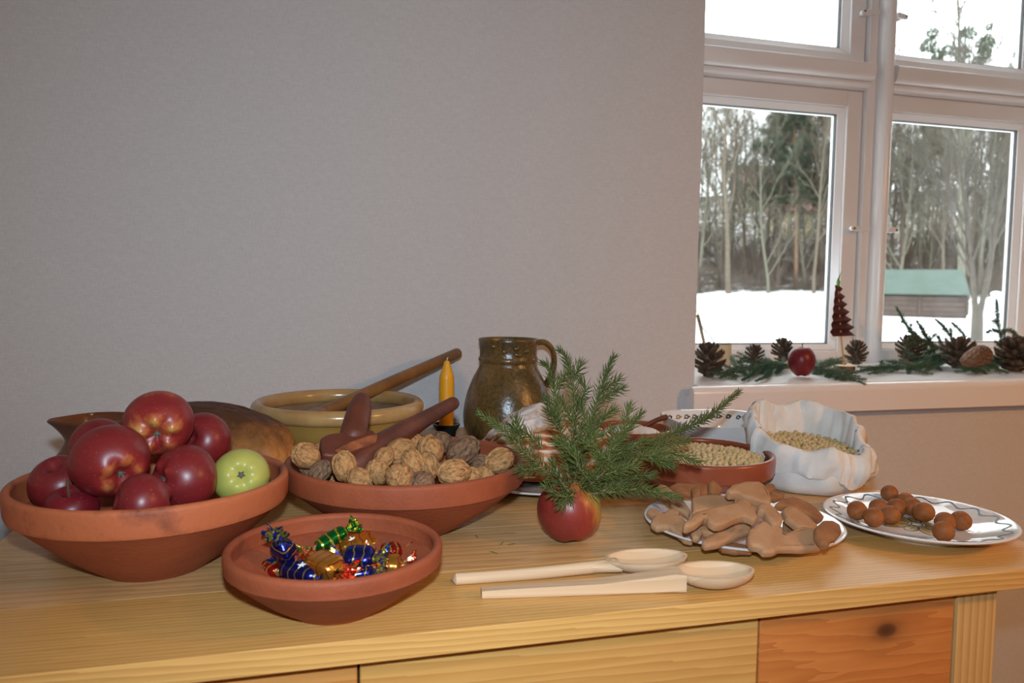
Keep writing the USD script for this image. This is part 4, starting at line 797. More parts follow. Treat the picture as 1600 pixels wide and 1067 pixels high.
# ------------------------------------------------------------------ gingerbread biscuits on a white plate
CPL = (.551, .864, 0)
solo('plate', plate_mesh(.1235, .020), L['porcelain'], 'white plate with a raised rim heaped with animal-shaped gingerbread biscuits', 'plate', matrix(CPL), smooth=50)
def cp(pts): return [(1000 + x / 4.848, 730 + y / 4.848) for x, y in pts]
CK = [  # outline in the picture, height of the middle, tilt (nx, ny), thickness, colour, label
    ([(1085, 395), (1150, 395), (1210, 440), (1200, 500), (1130, 520), (1080, 480)], .021, (.05, -.15), .007, 0, 'gingerbread biscuit mostly hidden in the middle of the plate, behind the winged one'),
    ([(590, 585), (700, 570), (840, 588), (850, 625), (730, 632), (620, 612)], .018, (0, -.15), .008, 1, 'dark thin gingerbread biscuit lying lowest at the front of the plate'),
    ([(395, 225), (460, 212), (560, 205), (700, 220), (725, 245), (640, 300), (520, 335), (400, 335)], .046, (0, -.40), .008, 0, 'trapezoid gingerbread biscuit behind the running dog'),
    ([(220, 140), (280, 115), (400, 125), (480, 108), (515, 135), (520, 190), (400, 205), (250, 195)], .041, (0, -.30), .009, 1, 'long brown gingerbread biscuit at the back rim of the plate'),
    ([(120, 150), (150, 120), (205, 137), (262, 192), (332, 252), (385, 320), (365, 362), (300, 325), (200, 270), (140, 215)], .034, (-.25, -.30), .009, 0, 'slanting bar-like gingerbread biscuit under the fir tip at the back left'),
    ([(45, 335), (75, 308), (122, 310), (178, 345), (210, 315), (270, 312), (300, 335), (285, 362), (330, 385), (402, 490), (398, 552), (330, 540), (215, 450), (125, 460), (78, 430), (88, 392), (110, 372)], .030, (-.15, -.28), .009, 0, 'gingerbread animal with outstretched legs at the left rim of the plate'),
    ([(385, 440), (440, 422), (540, 452), (640, 442), (740, 412), (850, 420), (842, 480), (720, 530), (600, 582), (500, 595), (466, 570), (480, 545), (560, 500), (480, 492), (450, 535), (402, 530), (385, 490)], .032, (0, -.30), .009, 0, 'gingerbread animal lying just below the running dog'),
    ([(1030, 270), (1080, 232), (1150, 220), (1250, 250), (1340, 310), (1398, 372), (1370, 395), (1290, 360), (1190, 310), (1085, 290)], .041, (.25, -.35), .010, 1, 'long curved brown gingerbread biscuit at the back right rim'),
    ([(1080, 322), (1130, 280), (1205, 312), (1290, 380), (1352, 442), (1300, 470), (1200, 445), (1110, 378)], .039, (.2, -.35), .009, 0, 'long pale gingerbread biscuit beside the curved brown one'),
    ([(815, 525), (828, 470), (890, 432), (930, 398), (985, 430), (1078, 450), (1092, 505), (1180, 468), (1250, 440), (1335, 462), (1388, 575), (1380, 602), (1250, 620), (1065, 618), (1020, 642), (940, 642), (905, 602), (850, 592), (820, 562)], .034, (.03, -.48), .010, 0, 'large winged star-like gingerbread biscuit at the front right of the plate'),
    ([(1332, 455), (1390, 400), (1460, 393), (1522, 430), (1532, 490), (1490, 545), (1452, 555), (1432, 597), (1372, 560), (1335, 505)], .040, (.20, -.55), .009, 1, 'round-headed brown gingerbread biscuit at the right end of the plate'),
    ([(890, 295), (918, 272), (990, 275), (1042, 320), (1088, 385), (1072, 430), (1012, 430), (968, 380), (940, 342), (900, 320)], .052, (.1, -.35), .011, 0, 'small gourd-shaped gingerbread biscuit in the centre'),
    ([(330, 412), (380, 380), (422, 335), (530, 310), (640, 280), (722, 265), (750, 240), (780, 230), (832, 250), (852, 285), (840, 300), (880, 330), (892, 380), (868, 400), (795, 365), (722, 390), (640, 430), (575, 440), (522, 412), (500, 372), (440, 420), (372, 445), (335, 442)], .056, (0, -.35), .011, 0, 'gingerbread biscuit shaped like a running dog on top of the heap'),
    ([(385, 160), (432, 135), (462, 165), (462, 215), (400, 222)], .053, (-.3, -.70), .008, 1, 'small upright brown gingerbread piece at the back left'),
    ([(524, 112), (556, 90), (592, 115), (628, 160), (612, 212), (560, 210), (530, 172)], .057, (.2, -.80), .009, 1, 'little upright gingerbread leg sticking up at the back'),
    ([(950, 122), (1022, 122), (1032, 160), (990, 178), (940, 170)], .051, (.1, -.3), .008, 1, 'small dark gingerbread foot at the back right, under the fish'),
    ([(985, 185), (1060, 185), (1100, 195), (1092, 225), (1030, 240), (985, 225)], .046, (.1, -.3), .008, 1, 'dark double gingerbread foot at the back right of the plate'),
    ([(655, 168), (700, 130), (790, 105), (900, 100), (950, 130), (982, 190), (1002, 230), (990, 272), (900, 255), (800, 225), (742, 192), (680, 192)], .065, (.0, -.40), .012, 0, 'fish-shaped gingerbread biscuit lying highest at the back')]
for pts, z, (nx, ny), th, col, lb in CK:
    pp = cp(pts); cx, cy = np.mean(pp, 0); P0 = at(cx, cy, z); nv = np.array([nx, ny, 1.0]); nv /= np.linalg.norm(nv)
    sl, fr = plane_slab(pp, P0, nv, th, .0028, 120, 1)
    v = np.array(sl.vertices); cu = v[:, :2] / (np.abs(v[:, :2]).max() + 1e-9); v[:, 2] += .0016 * (1 - (cu ** 2).sum(1)) + .0010 * (meshkit.noise(v * 90 + cx) - .5); sl = TM(v, sl.faces)
    m = fr.copy(); m[2, 3] += T
    solo('gingerbread_biscuit', sl, L['gingerbread_brown' if col else 'gingerbread'], lb, 'biscuit', m, 'gingerbread biscuits on the white plate', smooth=50)

# ------------------------------------------------------------------ marzipan balls on the painted plate
MPL = (.788, .826, 0); MR, MH = .1155, .0205
t = thing('plate', 'large white plate with a dark green scroll border holding brown marzipan balls', 'plate', matrix(MPL))
part(t, 'body', plate_mesh(MR, MH), L['porcelain'], 50)
def surf(r):
    xs = [0, MR * .4, MR * .60, MR * .80, MR * .94, MR - .0035]; zs = [.0068, .0068, .0075, MH * .50 + .0045, MH - .0012, MH]
    return float(np.interp(r, xs, zs))
def ribbon(pts, w, th=.0004):
    P = np.asarray(pts, float); d = np.gradient(P, axis=0); d /= np.linalg.norm(d, axis=1, keepdims=True) + 1e-12; nn = np.column_stack([-d[:, 1], d[:, 0]]); W = np.broadcast_to(w, (len(P),))[:, None] / 2
    a, b = P + nn * W, P - nn * W; n = len(P); V = [(x, y, surf(math.hypot(x, y)) + .00035) for x, y in a] + [(x, y, surf(math.hypot(x, y)) + .00035) for x, y in b]
    V += [(x, y, z - .0006) for x, y, z in V]; F = []
    for k in range(n - 1): F += [(k, n + k, n + k + 1), (k, n + k + 1, k + 1), (2 * n + k, 3 * n + k + 1, 3 * n + k), (2 * n + k, 2 * n + k + 1, 3 * n + k + 1), (k, k + 1, 2 * n + k + 1), (k, 2 * n + k + 1, 2 * n + k), (n + k, 3 * n + k + 1, n + k + 1), (n + k, 3 * n + k, 3 * n + k + 1)]
    return TM(V, F)
rb, NU = [], 18
for k in range(NU):
    a0 = 2 * PI * k / NU
    for sg, off in ((1, 0.0), (-1, .5)):
        u = np.linspace(0, 1, 14); ang_ = a0 + (off + u * .66 - .08) * 2 * PI / NU; rr = MR * .872 + sg * (.0088 * np.sin(PI * u) - .0034)
        rb.append(ribbon(np.column_stack([rr * np.cos(ang_), rr * np.sin(ang_)]), .0006 + .0024 * np.sin(PI * u)))
part(t, 'painted_border', cat(rb), L['paint_green'], False)
pet, outl = [], []
for k in range(9):
    a = 2 * PI * k / 9 + .2; L0 = .036 if k % 2 == 0 else .026; e = [(.010 + L0 * .5 + L0 * .5 * math.cos(x), .0085 * math.sin(x)) for x in np.linspace(0, 2 * PI, 25)]
    e = [(x * math.cos(a) - y * math.sin(a), x * math.sin(a) + y * math.cos(a)) for x, y in e]
    q = extrude(Polygon(e), .0004); q.apply_translation((0, 0, .0067)); pet.append(q); outl.append(ribbon(e, .0012))
    mid = [(x * math.cos(a), x * math.sin(a)) for x in np.linspace(.012, .010 + L0 * .8, 6)]; outl.append(ribbon(mid, .0008))
outl.append(ribbon([(.007 * math.cos(x), .007 * math.sin(x)) for x in np.linspace(0, 2 * PI, 20)], .0016))
part(t, 'painted_flower', cat(pet), L['paint_ochre'], False); part(t, 'painted_outline', cat(outl), L['paint_green'], False)
MZ = [(.7181, .8559), (.7240, .8314), (.7543, .8366), (.7632, .8680), (.7878, .8628), (.8173, .9097), (.8220, .8849), (.8130, .8614), (.8075, .8365), (.8008, .7939), (.7641, .7592), (.8260, .7941)]
MZL = ['marzipan ball furthest left on the painted plate', 'marzipan ball at the front left of the group', 'marzipan ball in the front row, second from the left', 'marzipan ball behind the front-left one', 'marzipan ball in the middle of the large group', 'marzipan ball furthest back by the sack', 'marzipan ball at the back right, half hidden', 'marzipan ball behind the big front right one of the group',
       'big marzipan ball at the right front of the large group', 'marzipan ball at the back left of the separate three', 'marzipan ball nearest the front rim of the plate', 'oval marzipan ball furthest right of the separate three']
brng = np.random.default_rng(4)
for k, (x, y) in enumerate(MZ):
    r = .0132 if k == 8 else .0126 if k != 5 else .0118; q = trimesh.creation.icosphere(subdivisions=4); v = np.array(q.vertices)
    v *= (r * (1 + .07 * (meshkit.fbm(v * 1.4 + k * 9, 2, k) - .5)))[:, None]; v *= np.array([1.07, 1, .97]) if k in (2, 8, 11) else 1.0
    solo('marzipan_ball', TM(v, q.faces), L['marzipan'], MZL[k], 'sweet', matrix((x, y, surf(math.hypot(x - MPL[0], y - MPL[1])) + r * .965), (0, 0, brng.uniform(0, 180))), 'marzipan balls on the painted plate', smooth=True)

# ------------------------------------------------------------------ two pale wooden spoons
def to_man(q):
    q = q.copy(); q.merge_vertices(); 
    if q.volume < 0: q.invert()
    return m3.Manifold(m3.Mesh(np.asarray(q.vertices, np.float32), np.asarray(q.faces, np.uint32)))
def spoon_bowl(a, b, c, wall, depth):
    o = m3.Manifold.sphere(1.0, 64).scale((a, b, c)); o = o.trim_by_plane((0, 0, -1), -c * .0 - 1e-4)
    i = m3.Manifold.sphere(1.0, 64).scale((a - wall, b - wall, depth)).translate((0, 0, .0006)); return o - i
def place_spoon(name, label, h0, h1, bowl_c, a, b, c, zrim, shape):
    h0, h1, bc = (np.array(v_, float) for v_ in (h0, h1, bowl_c))
    d = bc - h0; ang = math.degrees(math.atan2(d[1], d[0])); ln = np.hypot(d[0], d[1])
    t = thing(name, label, 'spoon', matrix((h0[0], h0[1], 0), (0, 0, ang)), 'pale wooden spoons at the front of the table')
    bw = spoon_bowl(a, b, c, .0030, c * .80).translate((ln, 0, zrim))
    q = M2T(bw)
    part(t, 'spoon_bowl', q, L['pale_wood'], 40)
    part(t, 'handle', shape(ln - a), L['pale_wood'], 35); return t
h0, bc = at(706, 906, .006), at(1010, 869, .018)
def round_handle(l):
    q = rod([(.004, 0, .0066), (l * .5, 0, .0072), (l * .86, 0, .0095), (l + .010, 0, .0110)], [.0062, .0064, .0068, .0064], 30, 16, False)
    tip = lathe([(0, -.0052), (.0062, 0), (.0061, .001), (0, .001)], 16); tip.apply_transform(trimesh.transformations.rotation_matrix(PI / 2, (0, 1, 0))); tip.apply_translation((.004, 0, .0066))
    nk = hull([(l - .022, .0055 * math.cos(x), .0098 + .0055 * math.sin(x)) for x in np.linspace(0, 2 * PI, 12)] + [(l + .014, .0150 * math.cos(x), .0135 + .0065 * math.sin(x) - .003) for x in np.linspace(0, 2 * PI, 14)])
    return cat([q, tip, nk])
place_spoon('wooden_spoon', 'pale wooden spoon with a round handle and pointed butt, the further of the two', h0, None, bc, .047, .0265, .0170, .0180, round_handle)
h0, bc = at(752, 924, .006), at(1117, 892, .018)
def flat_handle(l):
    st = [(0, .0078, .0005, .0085), (.03, .0085, .0003, .0098), (l * .6, .0100, .0003, .0120), (l * .85, .0110, .0006, .0165), (l - .006, .0128, .0012, .0200), (l + .006, .0150, .0014, .0196)]
    v, f = [], []
    for x, w, z0, z1 in st:
        b = .0016; v += [(x, -w, z0 + b), (x, -w + b, z0), (x, w - b, z0), (x, w, z0 + b), (x, w, z1 - b), (x, w - b, z1), (x, -w + b, z1), (x, -w, z1 - b)]
    for i in range(len(st) - 1):
        for k in range(8):
            a0, a1 = i * 8 + k, i * 8 + (k + 1) % 8; f += [(a0, a1, a1 + 8), (a0, a1 + 8, a0 + 8)]
    for i, o in ((0, 1), (len(st) - 1, -1)):
        for k in range(1, 7):
            tr_ = (i * 8, i * 8 + k + 1, i * 8 + k); f.append(tr_ if o > 0 else tr_[::-1])
    q = TM(v, f); q.fix_normals(); return q
place_spoon('wooden_spoon', 'pale wooden spoon with a broad flat handle, the nearer of the two', h0, None, bc, .0420, .0270, .0185, .0196, flat_handle)

# ------------------------------------------------------------------ fir twigs stuck in the apple
def needles(path, ln=.0135, step=.0013, per=2, w=.00055, seed=0, tip=True, flatten=0.0, up=np.array([0, 0, 1.0]), ang=52):
    rng = np.random.default_rng(seed); P = np.asarray(path, float); seg = np.linalg.norm(np.diff(P, axis=0), axis=1); cum = np.concatenate([[0], np.cumsum(seg)]); tot = cum[-1]
    V, F = [], []; s, g = .002, rng.uniform(0, 6)
    while s < tot:
        for _ in range(per):
            i = min(np.searchsorted(cum, s) - 1, len(seg) - 1); i = max(i, 0); u = (s - cum[i]) / seg[i]; p = P[i] + (P[i + 1] - P[i]) * u; d = (P[i + 1] - P[i]) / seg[i]
            a = np.cross(d, up); a = a / (np.linalg.norm(a) + 1e-9); b = np.cross(a, d); g += 2.399
            o = a * math.cos(g) + b * math.sin(g) * (1 - flatten); o /= np.linalg.norm(o) + 1e-9
            k = math.radians(ang - 26 * (s / tot) ** 3 + rng.normal(0, 9)); dr = d * math.cos(k) + o * math.sin(k); l = ln * rng.uniform(.78, 1.12) * (1 - .35 * max(0, (s / tot - .8) / .2))
            q1 = p + dr * l * .55; q2 = p + dr * l + d * l * .10; sd = np.cross(dr, o); sd /= np.linalg.norm(sd) + 1e-9; nn = np.cross(sd, dr)
            n0 = len(V); V += [p + sd * w, p - sd * w, p + nn * w * 1.2, q1 + sd * w, q1 - sd * w, q1 + nn * w * 1.2, q2]
            F += [(n0, n0 + 1, n0 + 4), (n0, n0 + 4, n0 + 3), (n0 + 1, n0 + 2, n0 + 5), (n0 + 1, n0 + 5, n0 + 4), (n0 + 2, n0, n0 + 3), (n0 + 2, n0 + 3, n0 + 5), (n0 + 3, n0 + 4, n0 + 6), (n0 + 4, n0 + 5, n0 + 6), (n0 + 5, n0 + 3, n0 + 6)]
        s += step * rng.uniform(.7, 1.3)
    return TM(V, F)
def twig(name, label, group, shoots, base, seed, mt='needle_green', ln=.0135, step=.0013, per=2, w=.00055, flatten=.25, r0=.0016, bare=0.0, catn='twig', up=np.array([0, 0, 1.0]), lat=None):
    "shoots: lists of points; the first is the main stem, the others branch from it"
    t = thing(name, label, catn, matrix(base), group); B = np.array(base); shoots = list(shoots)
    if lat:                                               # short lateral shoots, left and right in turn
        rg = np.random.default_rng(seed + 7); sp0, l0, u0, u1 = lat
        P = spline(np.asarray(shoots[0], float), 60); tot = np.linalg.norm(np.diff(P, axis=0), axis=1).sum(); n = max(1, int(tot * (u1 - u0) / sp0))
        for j in range(n):
            u = u0 + (u1 - u0) * (j + .5) / n; i = min(int(u * 59), 57); d = P[i + 1] - P[i]; d /= np.linalg.norm(d); a = np.cross(d, up); a /= np.linalg.norm(a) + 1e-9
            sg = 1 if j % 2 else -1; o = a * sg + np.cross(a, d) * rg.normal(0, .35); dr = d * .72 + o * .69; dr /= np.linalg.norm(dr); l = l0 * (1.15 - .55 * u) * rg.uniform(.75, 1.15)
            shoots.append([P[i], P[i] + dr * l * .5, P[i] + dr * l + d * l * .12])
    for i, pts in enumerate(shoots):
        P = spline(np.asarray(pts, float) - B, max(8, 5 * len(pts)))
        sp_ = part(t, 'stem' if i == 0 else 'side_shoot', tube(P, np.linspace(r0 if i == 0 else r0 * .7, r0 * .35, len(P)), 6), L['twig_bark'])
        k0 = int(bare * len(P)) if i == 0 else 0
        part(sp_, 'needles', needles(P[k0:], ln, step, per, w, seed * 10 + i, flatten=flatten, up=up), L[mt], True, kind='stuff')
    return t
def P3(*a): return [aty(x, y, Y) for x, y, Y in a]
TB = np.array([holder_c[0] + .001, holder_c[1] - .004, .060])
def base_(*a): return [TB] + P3(*a)
VW = np.array([0, -1.0, .3])
TWG = [
    ('longest fir twig reaching left over the walnut bowl', [base_((862, 745, .885), (822, 708, .88), (786, 672, .885), (748, 645, .90)), P3((848, 700, .885), (826, 680, .89), (797, 665, .90))]),
    ('fir twig rising up and curling over in front of the stoneware jug', [base_((884, 720, .90), (874, 660, .92), (866, 605, .94), (858, 575, .94), (848, 568, .935)), P3((874, 660, .92), (862, 640, .93), (852, 622, .93))]),
    ('tall fir twig with the highest tip, just right of the jug handle', [base_((892, 720, .915), (899, 650, .94), (892, 590, .955), (884, 560, .955), (874, 547, .95)), P3((897, 640, .94), (915, 610, .95), (908, 594, .955))]),
    ('upright fir twig with two side shoots in the middle right of the bunch', [base_((908, 715, .90), (925, 660, .92), (940, 605, .935), (951, 575, .94), (959, 558, .94)), P3((932, 632, .925), (955, 615, .93), (974, 606, .93)), P3((918, 690, .91), (940, 655, .915), (960, 640, .915))]),
    ('bushy fir twig slanting up to the right with a forked tip', [base_((934, 735, .87), (960, 700, .865), (983, 668, .87), (1002, 646, .875)), P3((966, 692, .866), (975, 662, .865), (984, 634, .87)), P3((950, 716, .87), (985, 700, .86), (1008, 688, .855))]),
    ('very long fir twig stretching right across the white dish', [base_((955, 735, .90), (1000, 703, .92), (1050, 678, .95), (1108, 650, .985), (1154, 612, 1.01)), P3((1000, 703, .92), (1045, 693, .92), (1075, 688, .925))]),
    ('fir twig pointing right over the rim of the pea bowl', [base_((950, 745, .875), (1000, 715, .87), (1045, 708, .865), (1092, 722, .86)), P3((1010, 712, .868), (1050, 722, .862), (1082, 735, .86))[:2]]),
    ('low fir twig lying out to the right towards the gingerbread', [base_((945, 770, .85), (1000, 764, .835), (1060, 777, .82)), P3((950, 768, .848), (985, 745, .84), (1022, 742, .835))]),
    ('fir twig bending forward in the centre of the bunch', [base_((928, 752, .845), (950, 724, .825), (930, 702, .815), (912, 690, .815)), P3((935, 745, .84), (965, 735, .83), (995, 728, .825)), P3((925, 756, .845), (905, 730, .83), (895, 700, .83))]),
    ('short drooping fir twig over the left shoulder of the apple', [base_((888, 776, .85), (868, 772, .84), (852, 760, .835)), P3((890, 770, .85), (872, 745, .845), (862, 722, .845)), P3((895, 772, .85), (880, 784, .842), (876, 790, .840))]),
    ('dense fir twig standing in the middle of the bunch', [base_((900, 740, .87), (905, 700, .87), (908, 668, .875)), P3((902, 720, .87), (885, 700, .865), (868, 690, .865)), P3((904, 712, .87), (925, 690, .87), (940, 678, .87))])]
for k, (lb, sh) in enumerate(TWG):
    twig('fir_twig', lb, 'fir twigs stuck into the apple', sh, tuple(TB), 100 + k, up=VW, bare=.10, step=.0014, ln=.0165, w=.00068, lat=None if k == 9 else (.034, .034, .25, .70) if k not in (5, 7) else (.06, .028, .15, .5))
NDL = [(800, 850), (771, 863), (784, 849), (1012, 837), (745, 838)]
for k, (x, y) in enumerate(NDL):
    p = at(x, y, .0007); d = np.array([math.cos(k * 1.9 + .3), math.sin(k * 1.9 + .3), 0]) * .0065
    solo('fallen_needle', tube([-d, d * .1 + np.array([0, 0, .0003]), d], [.0003, .0006, .0002], 5), L['needle_green'], ['fallen fir needle in front of the holder apple, the longest', 'fallen fir needle nearest the sweets bowl', 'fallen fir needle beside the longest one', 'fallen fir needle left of the gingerbread plate', 'fallen fir needle close to the walnut bowl'][k], 'needle', matrix(p), 'fallen fir needles on the tabletop')

# ------------------------------------------------------------------ the window sill decoration
plain('cone_dark', (.055, .036, .024), .75, tone=(60.0, (.11, .070, .042), 3.0, .4, .65)); plain('cone_tip', (.17, .115, .075), .8); plain('cone_closed', (.21, .092, .036), .6, tone=(80.0, (.13, .055, .022), 3.0, .4, .6))
plain('birch_bark', (.22, .10, .035), .8, tone=(60.0, (.10, .06, .03), 3.0, .4, .6)); plain('cut_wood', (.62, .48, .27), .7); plain('brown_paper', (.088, .022, .020), .7, bump=(400.0, .0003)); plain('stick_wood', (.52, .33, .16), .6)
plain('felt_green', (.13, .30, .03), .8); plain('label_beige', (.60, .50, .34), .7); plain('bark_stick', (.45, .33, .20), .7)
mat('jar_glass', {'t': ('transparent_bsdf', dict(color=(.93, .96, .97))), 'g': ('glossy_bsdf', dict(roughness=.02)), 'lw': ('layer_weight', dict(blend=.5)), 'pw': ('math', dict(math_type='power', value2=5.0)), 'f': ('math', dict(math_type='multiply_add', value2=.95, value3=.045)), 'm': ('mix_closure', {})}, [('lw.facing', 'pw.value1'), ('pw.value', 'f.value1'), ('f.value', 'm.fac'), ('t.BSDF', 'm.closure1'), ('g.BSDF', 'm.closure2')], 'm.closure')
def cone_scale(l, w):
    v = [(0, -w * .25, 0), (0, w * .25, 0), (l * .6, -w * .5, l * .06), (l * .6, w * .5, l * .06), (l * .95, -w * .42, l * .20), (l * .95, w * .42, l * .20), (l * 1.02, 0, l * .26), (0, 0, -w * .22), (l * .6, 0, -w * .12), (l * .95, 0, l * .06)]
    return hull(v)
def cone(name, label, base, h, r, seed, rot=(0, 0, 0), open_=True, n=52, group='pine cones on the window sill'):
    t = thing(name, label, 'pine cone', matrix(base, rot), group); rng = np.random.default_rng(seed)
    part(t, 'core', lathe([(0, 0), (r * .30, .001), (r * .34, h * .3), (r * .22, h * .75), (0, h * .96)], 14), L['cone_dark' if open_ else 'cone_closed'])
    sc = []
    for k in range(n):
        u = (k + .5) / n; g = k * 2.39996; rad = r * (math.sin(PI * min(1, .16 + u * .80)) ** .8)
        el = (-4 + 62 * u ** 1.2 + rng.normal(0, 7)) if open_ else 44 + 26 * u
        q = cone_scale(rad * (1.0 if open_ else .80), r * (.33 if open_ else .56) * (1 - .45 * u)); q.apply_transform(trimesh.transformations.euler_matrix(0, -math.radians(el), g)); off = 0 if open_ else rad * .45
        q.apply_translation((off * math.cos(g), off * math.sin(g), h * (.05 + .86 * u))); sc.append(q)
    part(t, 'scales', cat(sc), L['cone_dark' if open_ else 'cone_closed'], False, kind='stuff'); return t
ZS = SZ + .0005
def sill(px_, py_): return tuple(at(px_, py_, ZS))
cone('pine_cone', 'large open pine cone at the left end of the sill before the jar', sill(1107, 588), .086, .048, 1)
cone('pine_cone', 'small reddish open pine cone standing on the twigs left of the sill apple', tuple(np.array(sill(1178, 574)) + [0, 0, .012]), .050, .034, 2, n=40)
cone('pine_cone', 'open pine cone half hidden behind the left side of the sill apple', tuple(np.array(sill(1222, 572)) + [0, 0, .012]), .070, .040, 3)
cone('pine_cone', 'dark open pine cone right behind the wood disc of the paper tree', tuple(np.array(sill(1337, 573)) + [0, 0, .006]), .074, .038, 4)
cone('pine_cone', 'dark open pine cone under the upright twigs in the right window half', tuple(np.array(sill(1420, 571)) + [0, 0, .012]), .078, .048, 5)
cone('pine_cone', 'broad open pine cone behind the closed brown cone on the sill', tuple(np.array(sill(1497, 578)) + [0, 0, .004]), .082, .060, 6)
cone('pine_cone', 'big open pine cone cut by the right edge of the picture', sill(1586, 580), .096, .062, 7, n=80)
cone('pine_cone', 'closed light brown pine cone in front of the broad open one', tuple(np.array(sill(1508, 583)) + [-.020, -.004, .030]), .084, .036, 8, (62, 12, 24), False, 90)
solo('alder_cone', cat([moved(blob(.008, .007, .007, 2), (0, 0, .007))] + [moved(blob(.003, .003, .003, 1), (.008 * math.cos(a * 2.4), .007 * math.sin(a * 2.4), .004 + .0012 * (a % 7))) for a in range(12)]), L['cone_closed'], 'tiny brown cone lying in front of the sill twigs', 'cone', matrix(sill(1401, 579)), smooth=True)
# sill apple
AS = np.array(sill(1252, 589))
apple('apple', 'shiny dark red apple with a curved stem on the window sill', tuple(AS + [0, 0, .0415]), .0355, (.05, 0, -1), 'apple_dark_red', 31, tall=1.18, twist=.4)
# jar
JC = np.array(sill(1123, 573))
t = thing('jar', 'glass jar with a beige paper band behind the leftmost pine cone', 'jar', matrix(JC))
part(t, 'glass', lathe([(0, 0), (.030, 0), (.034, .003), (.034, .074), (.031, .080), (.0305, .088), (.0325, .089), (.0325, .098), (.0305, .098), (.0295, .089), (.0295, .080), (.032, .073), (.032, .006), (0, .004)], 40), L['jar_glass'], 40)
part(t, 'paper_band', lathe([(.0344, .004), (.0352, .004), (.0352, .068), (.0344, .068), (.0344, .004)], 48), L['label_beige'])
S1, S2 = JC + np.array([-.012, .004, .012]), aty(1088, 490, JC[1] + .012)
solo('wooden_stick', tube([JC * 0 + (-.010, .004, .010), aty(1100, 535, JC[1] + .008) - JC, aty(1090, 492, JC[1] + .01) - JC], [.0045, .005, .0055], 8), L['bark_stick'], 'light bare stick standing in the sill jar', 'stick', matrix(JC))
twig('fir_twig', 'single thin twig leaning left out of the sill jar', None, [[JC + np.array([.006, -.004, .012]), aty(1113, 530, JC[1] - .004), aty(1098, 512, JC[1] - .004), aty(1089, 486, JC[1] - .004)]], tuple(JC), 501, 'needle_blue', .008, .002, 2, .0006, bare=.45)
# folded paper tree on its stick and wood disc
DCS = np.array(sill(1319, 581))
t = thing('paper_tree', 'folded brown paper fir tree with a green tip on a small wood disc', 'decoration', matrix(DCS))
dz = part(t, 'wood_disc', lathe([(0, 0), (.028, 0), (.029, .002), (.029, .017), (.028, .018)], 36), L['birch_bark']); part(dz, 'cut_face', lathe([(0, .0182), (.0278, .0182), (.0278, .0186), (0, .0187)], 36), L['cut_wood'])
ztop = float(aty(1309, 446, DCS[1])[2]) - DCS[2]; zbot = float(aty(1313, 525, DCS[1])[2]) - DCS[2]; xl = float(aty(1309, 446, DCS[1])[0]) - DCS[0]; xb = float(aty(1314, 525, DCS[1])[0]) - DCS[0]
part(t, 'stick', tube([(0, 0, .017), (xb, 0, zbot), (xl, 0, ztop + .004)], [.0024, .0022, .0014], 8), L['stick_wood'])
wid = [40, 34, 40, 28, 33, 23, 28, 18, 23, 13, 18, 8, 12, 5]; ppx = 1220 / (CAM_R * 0 + aty(1313, 525, DCS[1]) - np.array([0, 0, H])).dot(_f)
fold, nW = [], len(wid)
zs_ = np.linspace(zbot, ztop, nW)
for i in range(nW):
    u = i / (nW - 1); wv = wid[i] * .5 / ppx; xc = xb + (xl - xb) * u; yy = -.015 * (1 - .65 * u) if i % 2 == 0 else .004
    fold.append([(xc - wv - .002, yy, zs_[i]), (xc + wv, yy, zs_[i] + (.004 if i else .002) * (1 - .5 * u))])
pp_, ff_ = [], []
for i in range(nW - 1):
    (a, b), (c, d) = fold[i], fold[i + 1]; V = np.array([a, b, d, c], float); nn = np.cross(V[1] - V[0], V[3] - V[0]); nn /= np.linalg.norm(nn); pp_.append(hull(np.vstack([V + nn * .0003, V - nn * .0003])))
part(t, 'folded_paper', cat(pp_), L['brown_paper'], False)
part(t, 'felt_tip', cat([tube([(xl, -.001, ztop - .002), (xl + .001, -.001, ztop + .012), (xl - .002, -.001, ztop + .020)], [.0065, .0075, .001], 8, flat=.4), tube([(xl + .001, 0, ztop + .012), (xl + .004, 0, ztop + .026), (xl + .010, 0, ztop + .040)], [.003, .0016, .0003], 6)]), L['felt_green'])
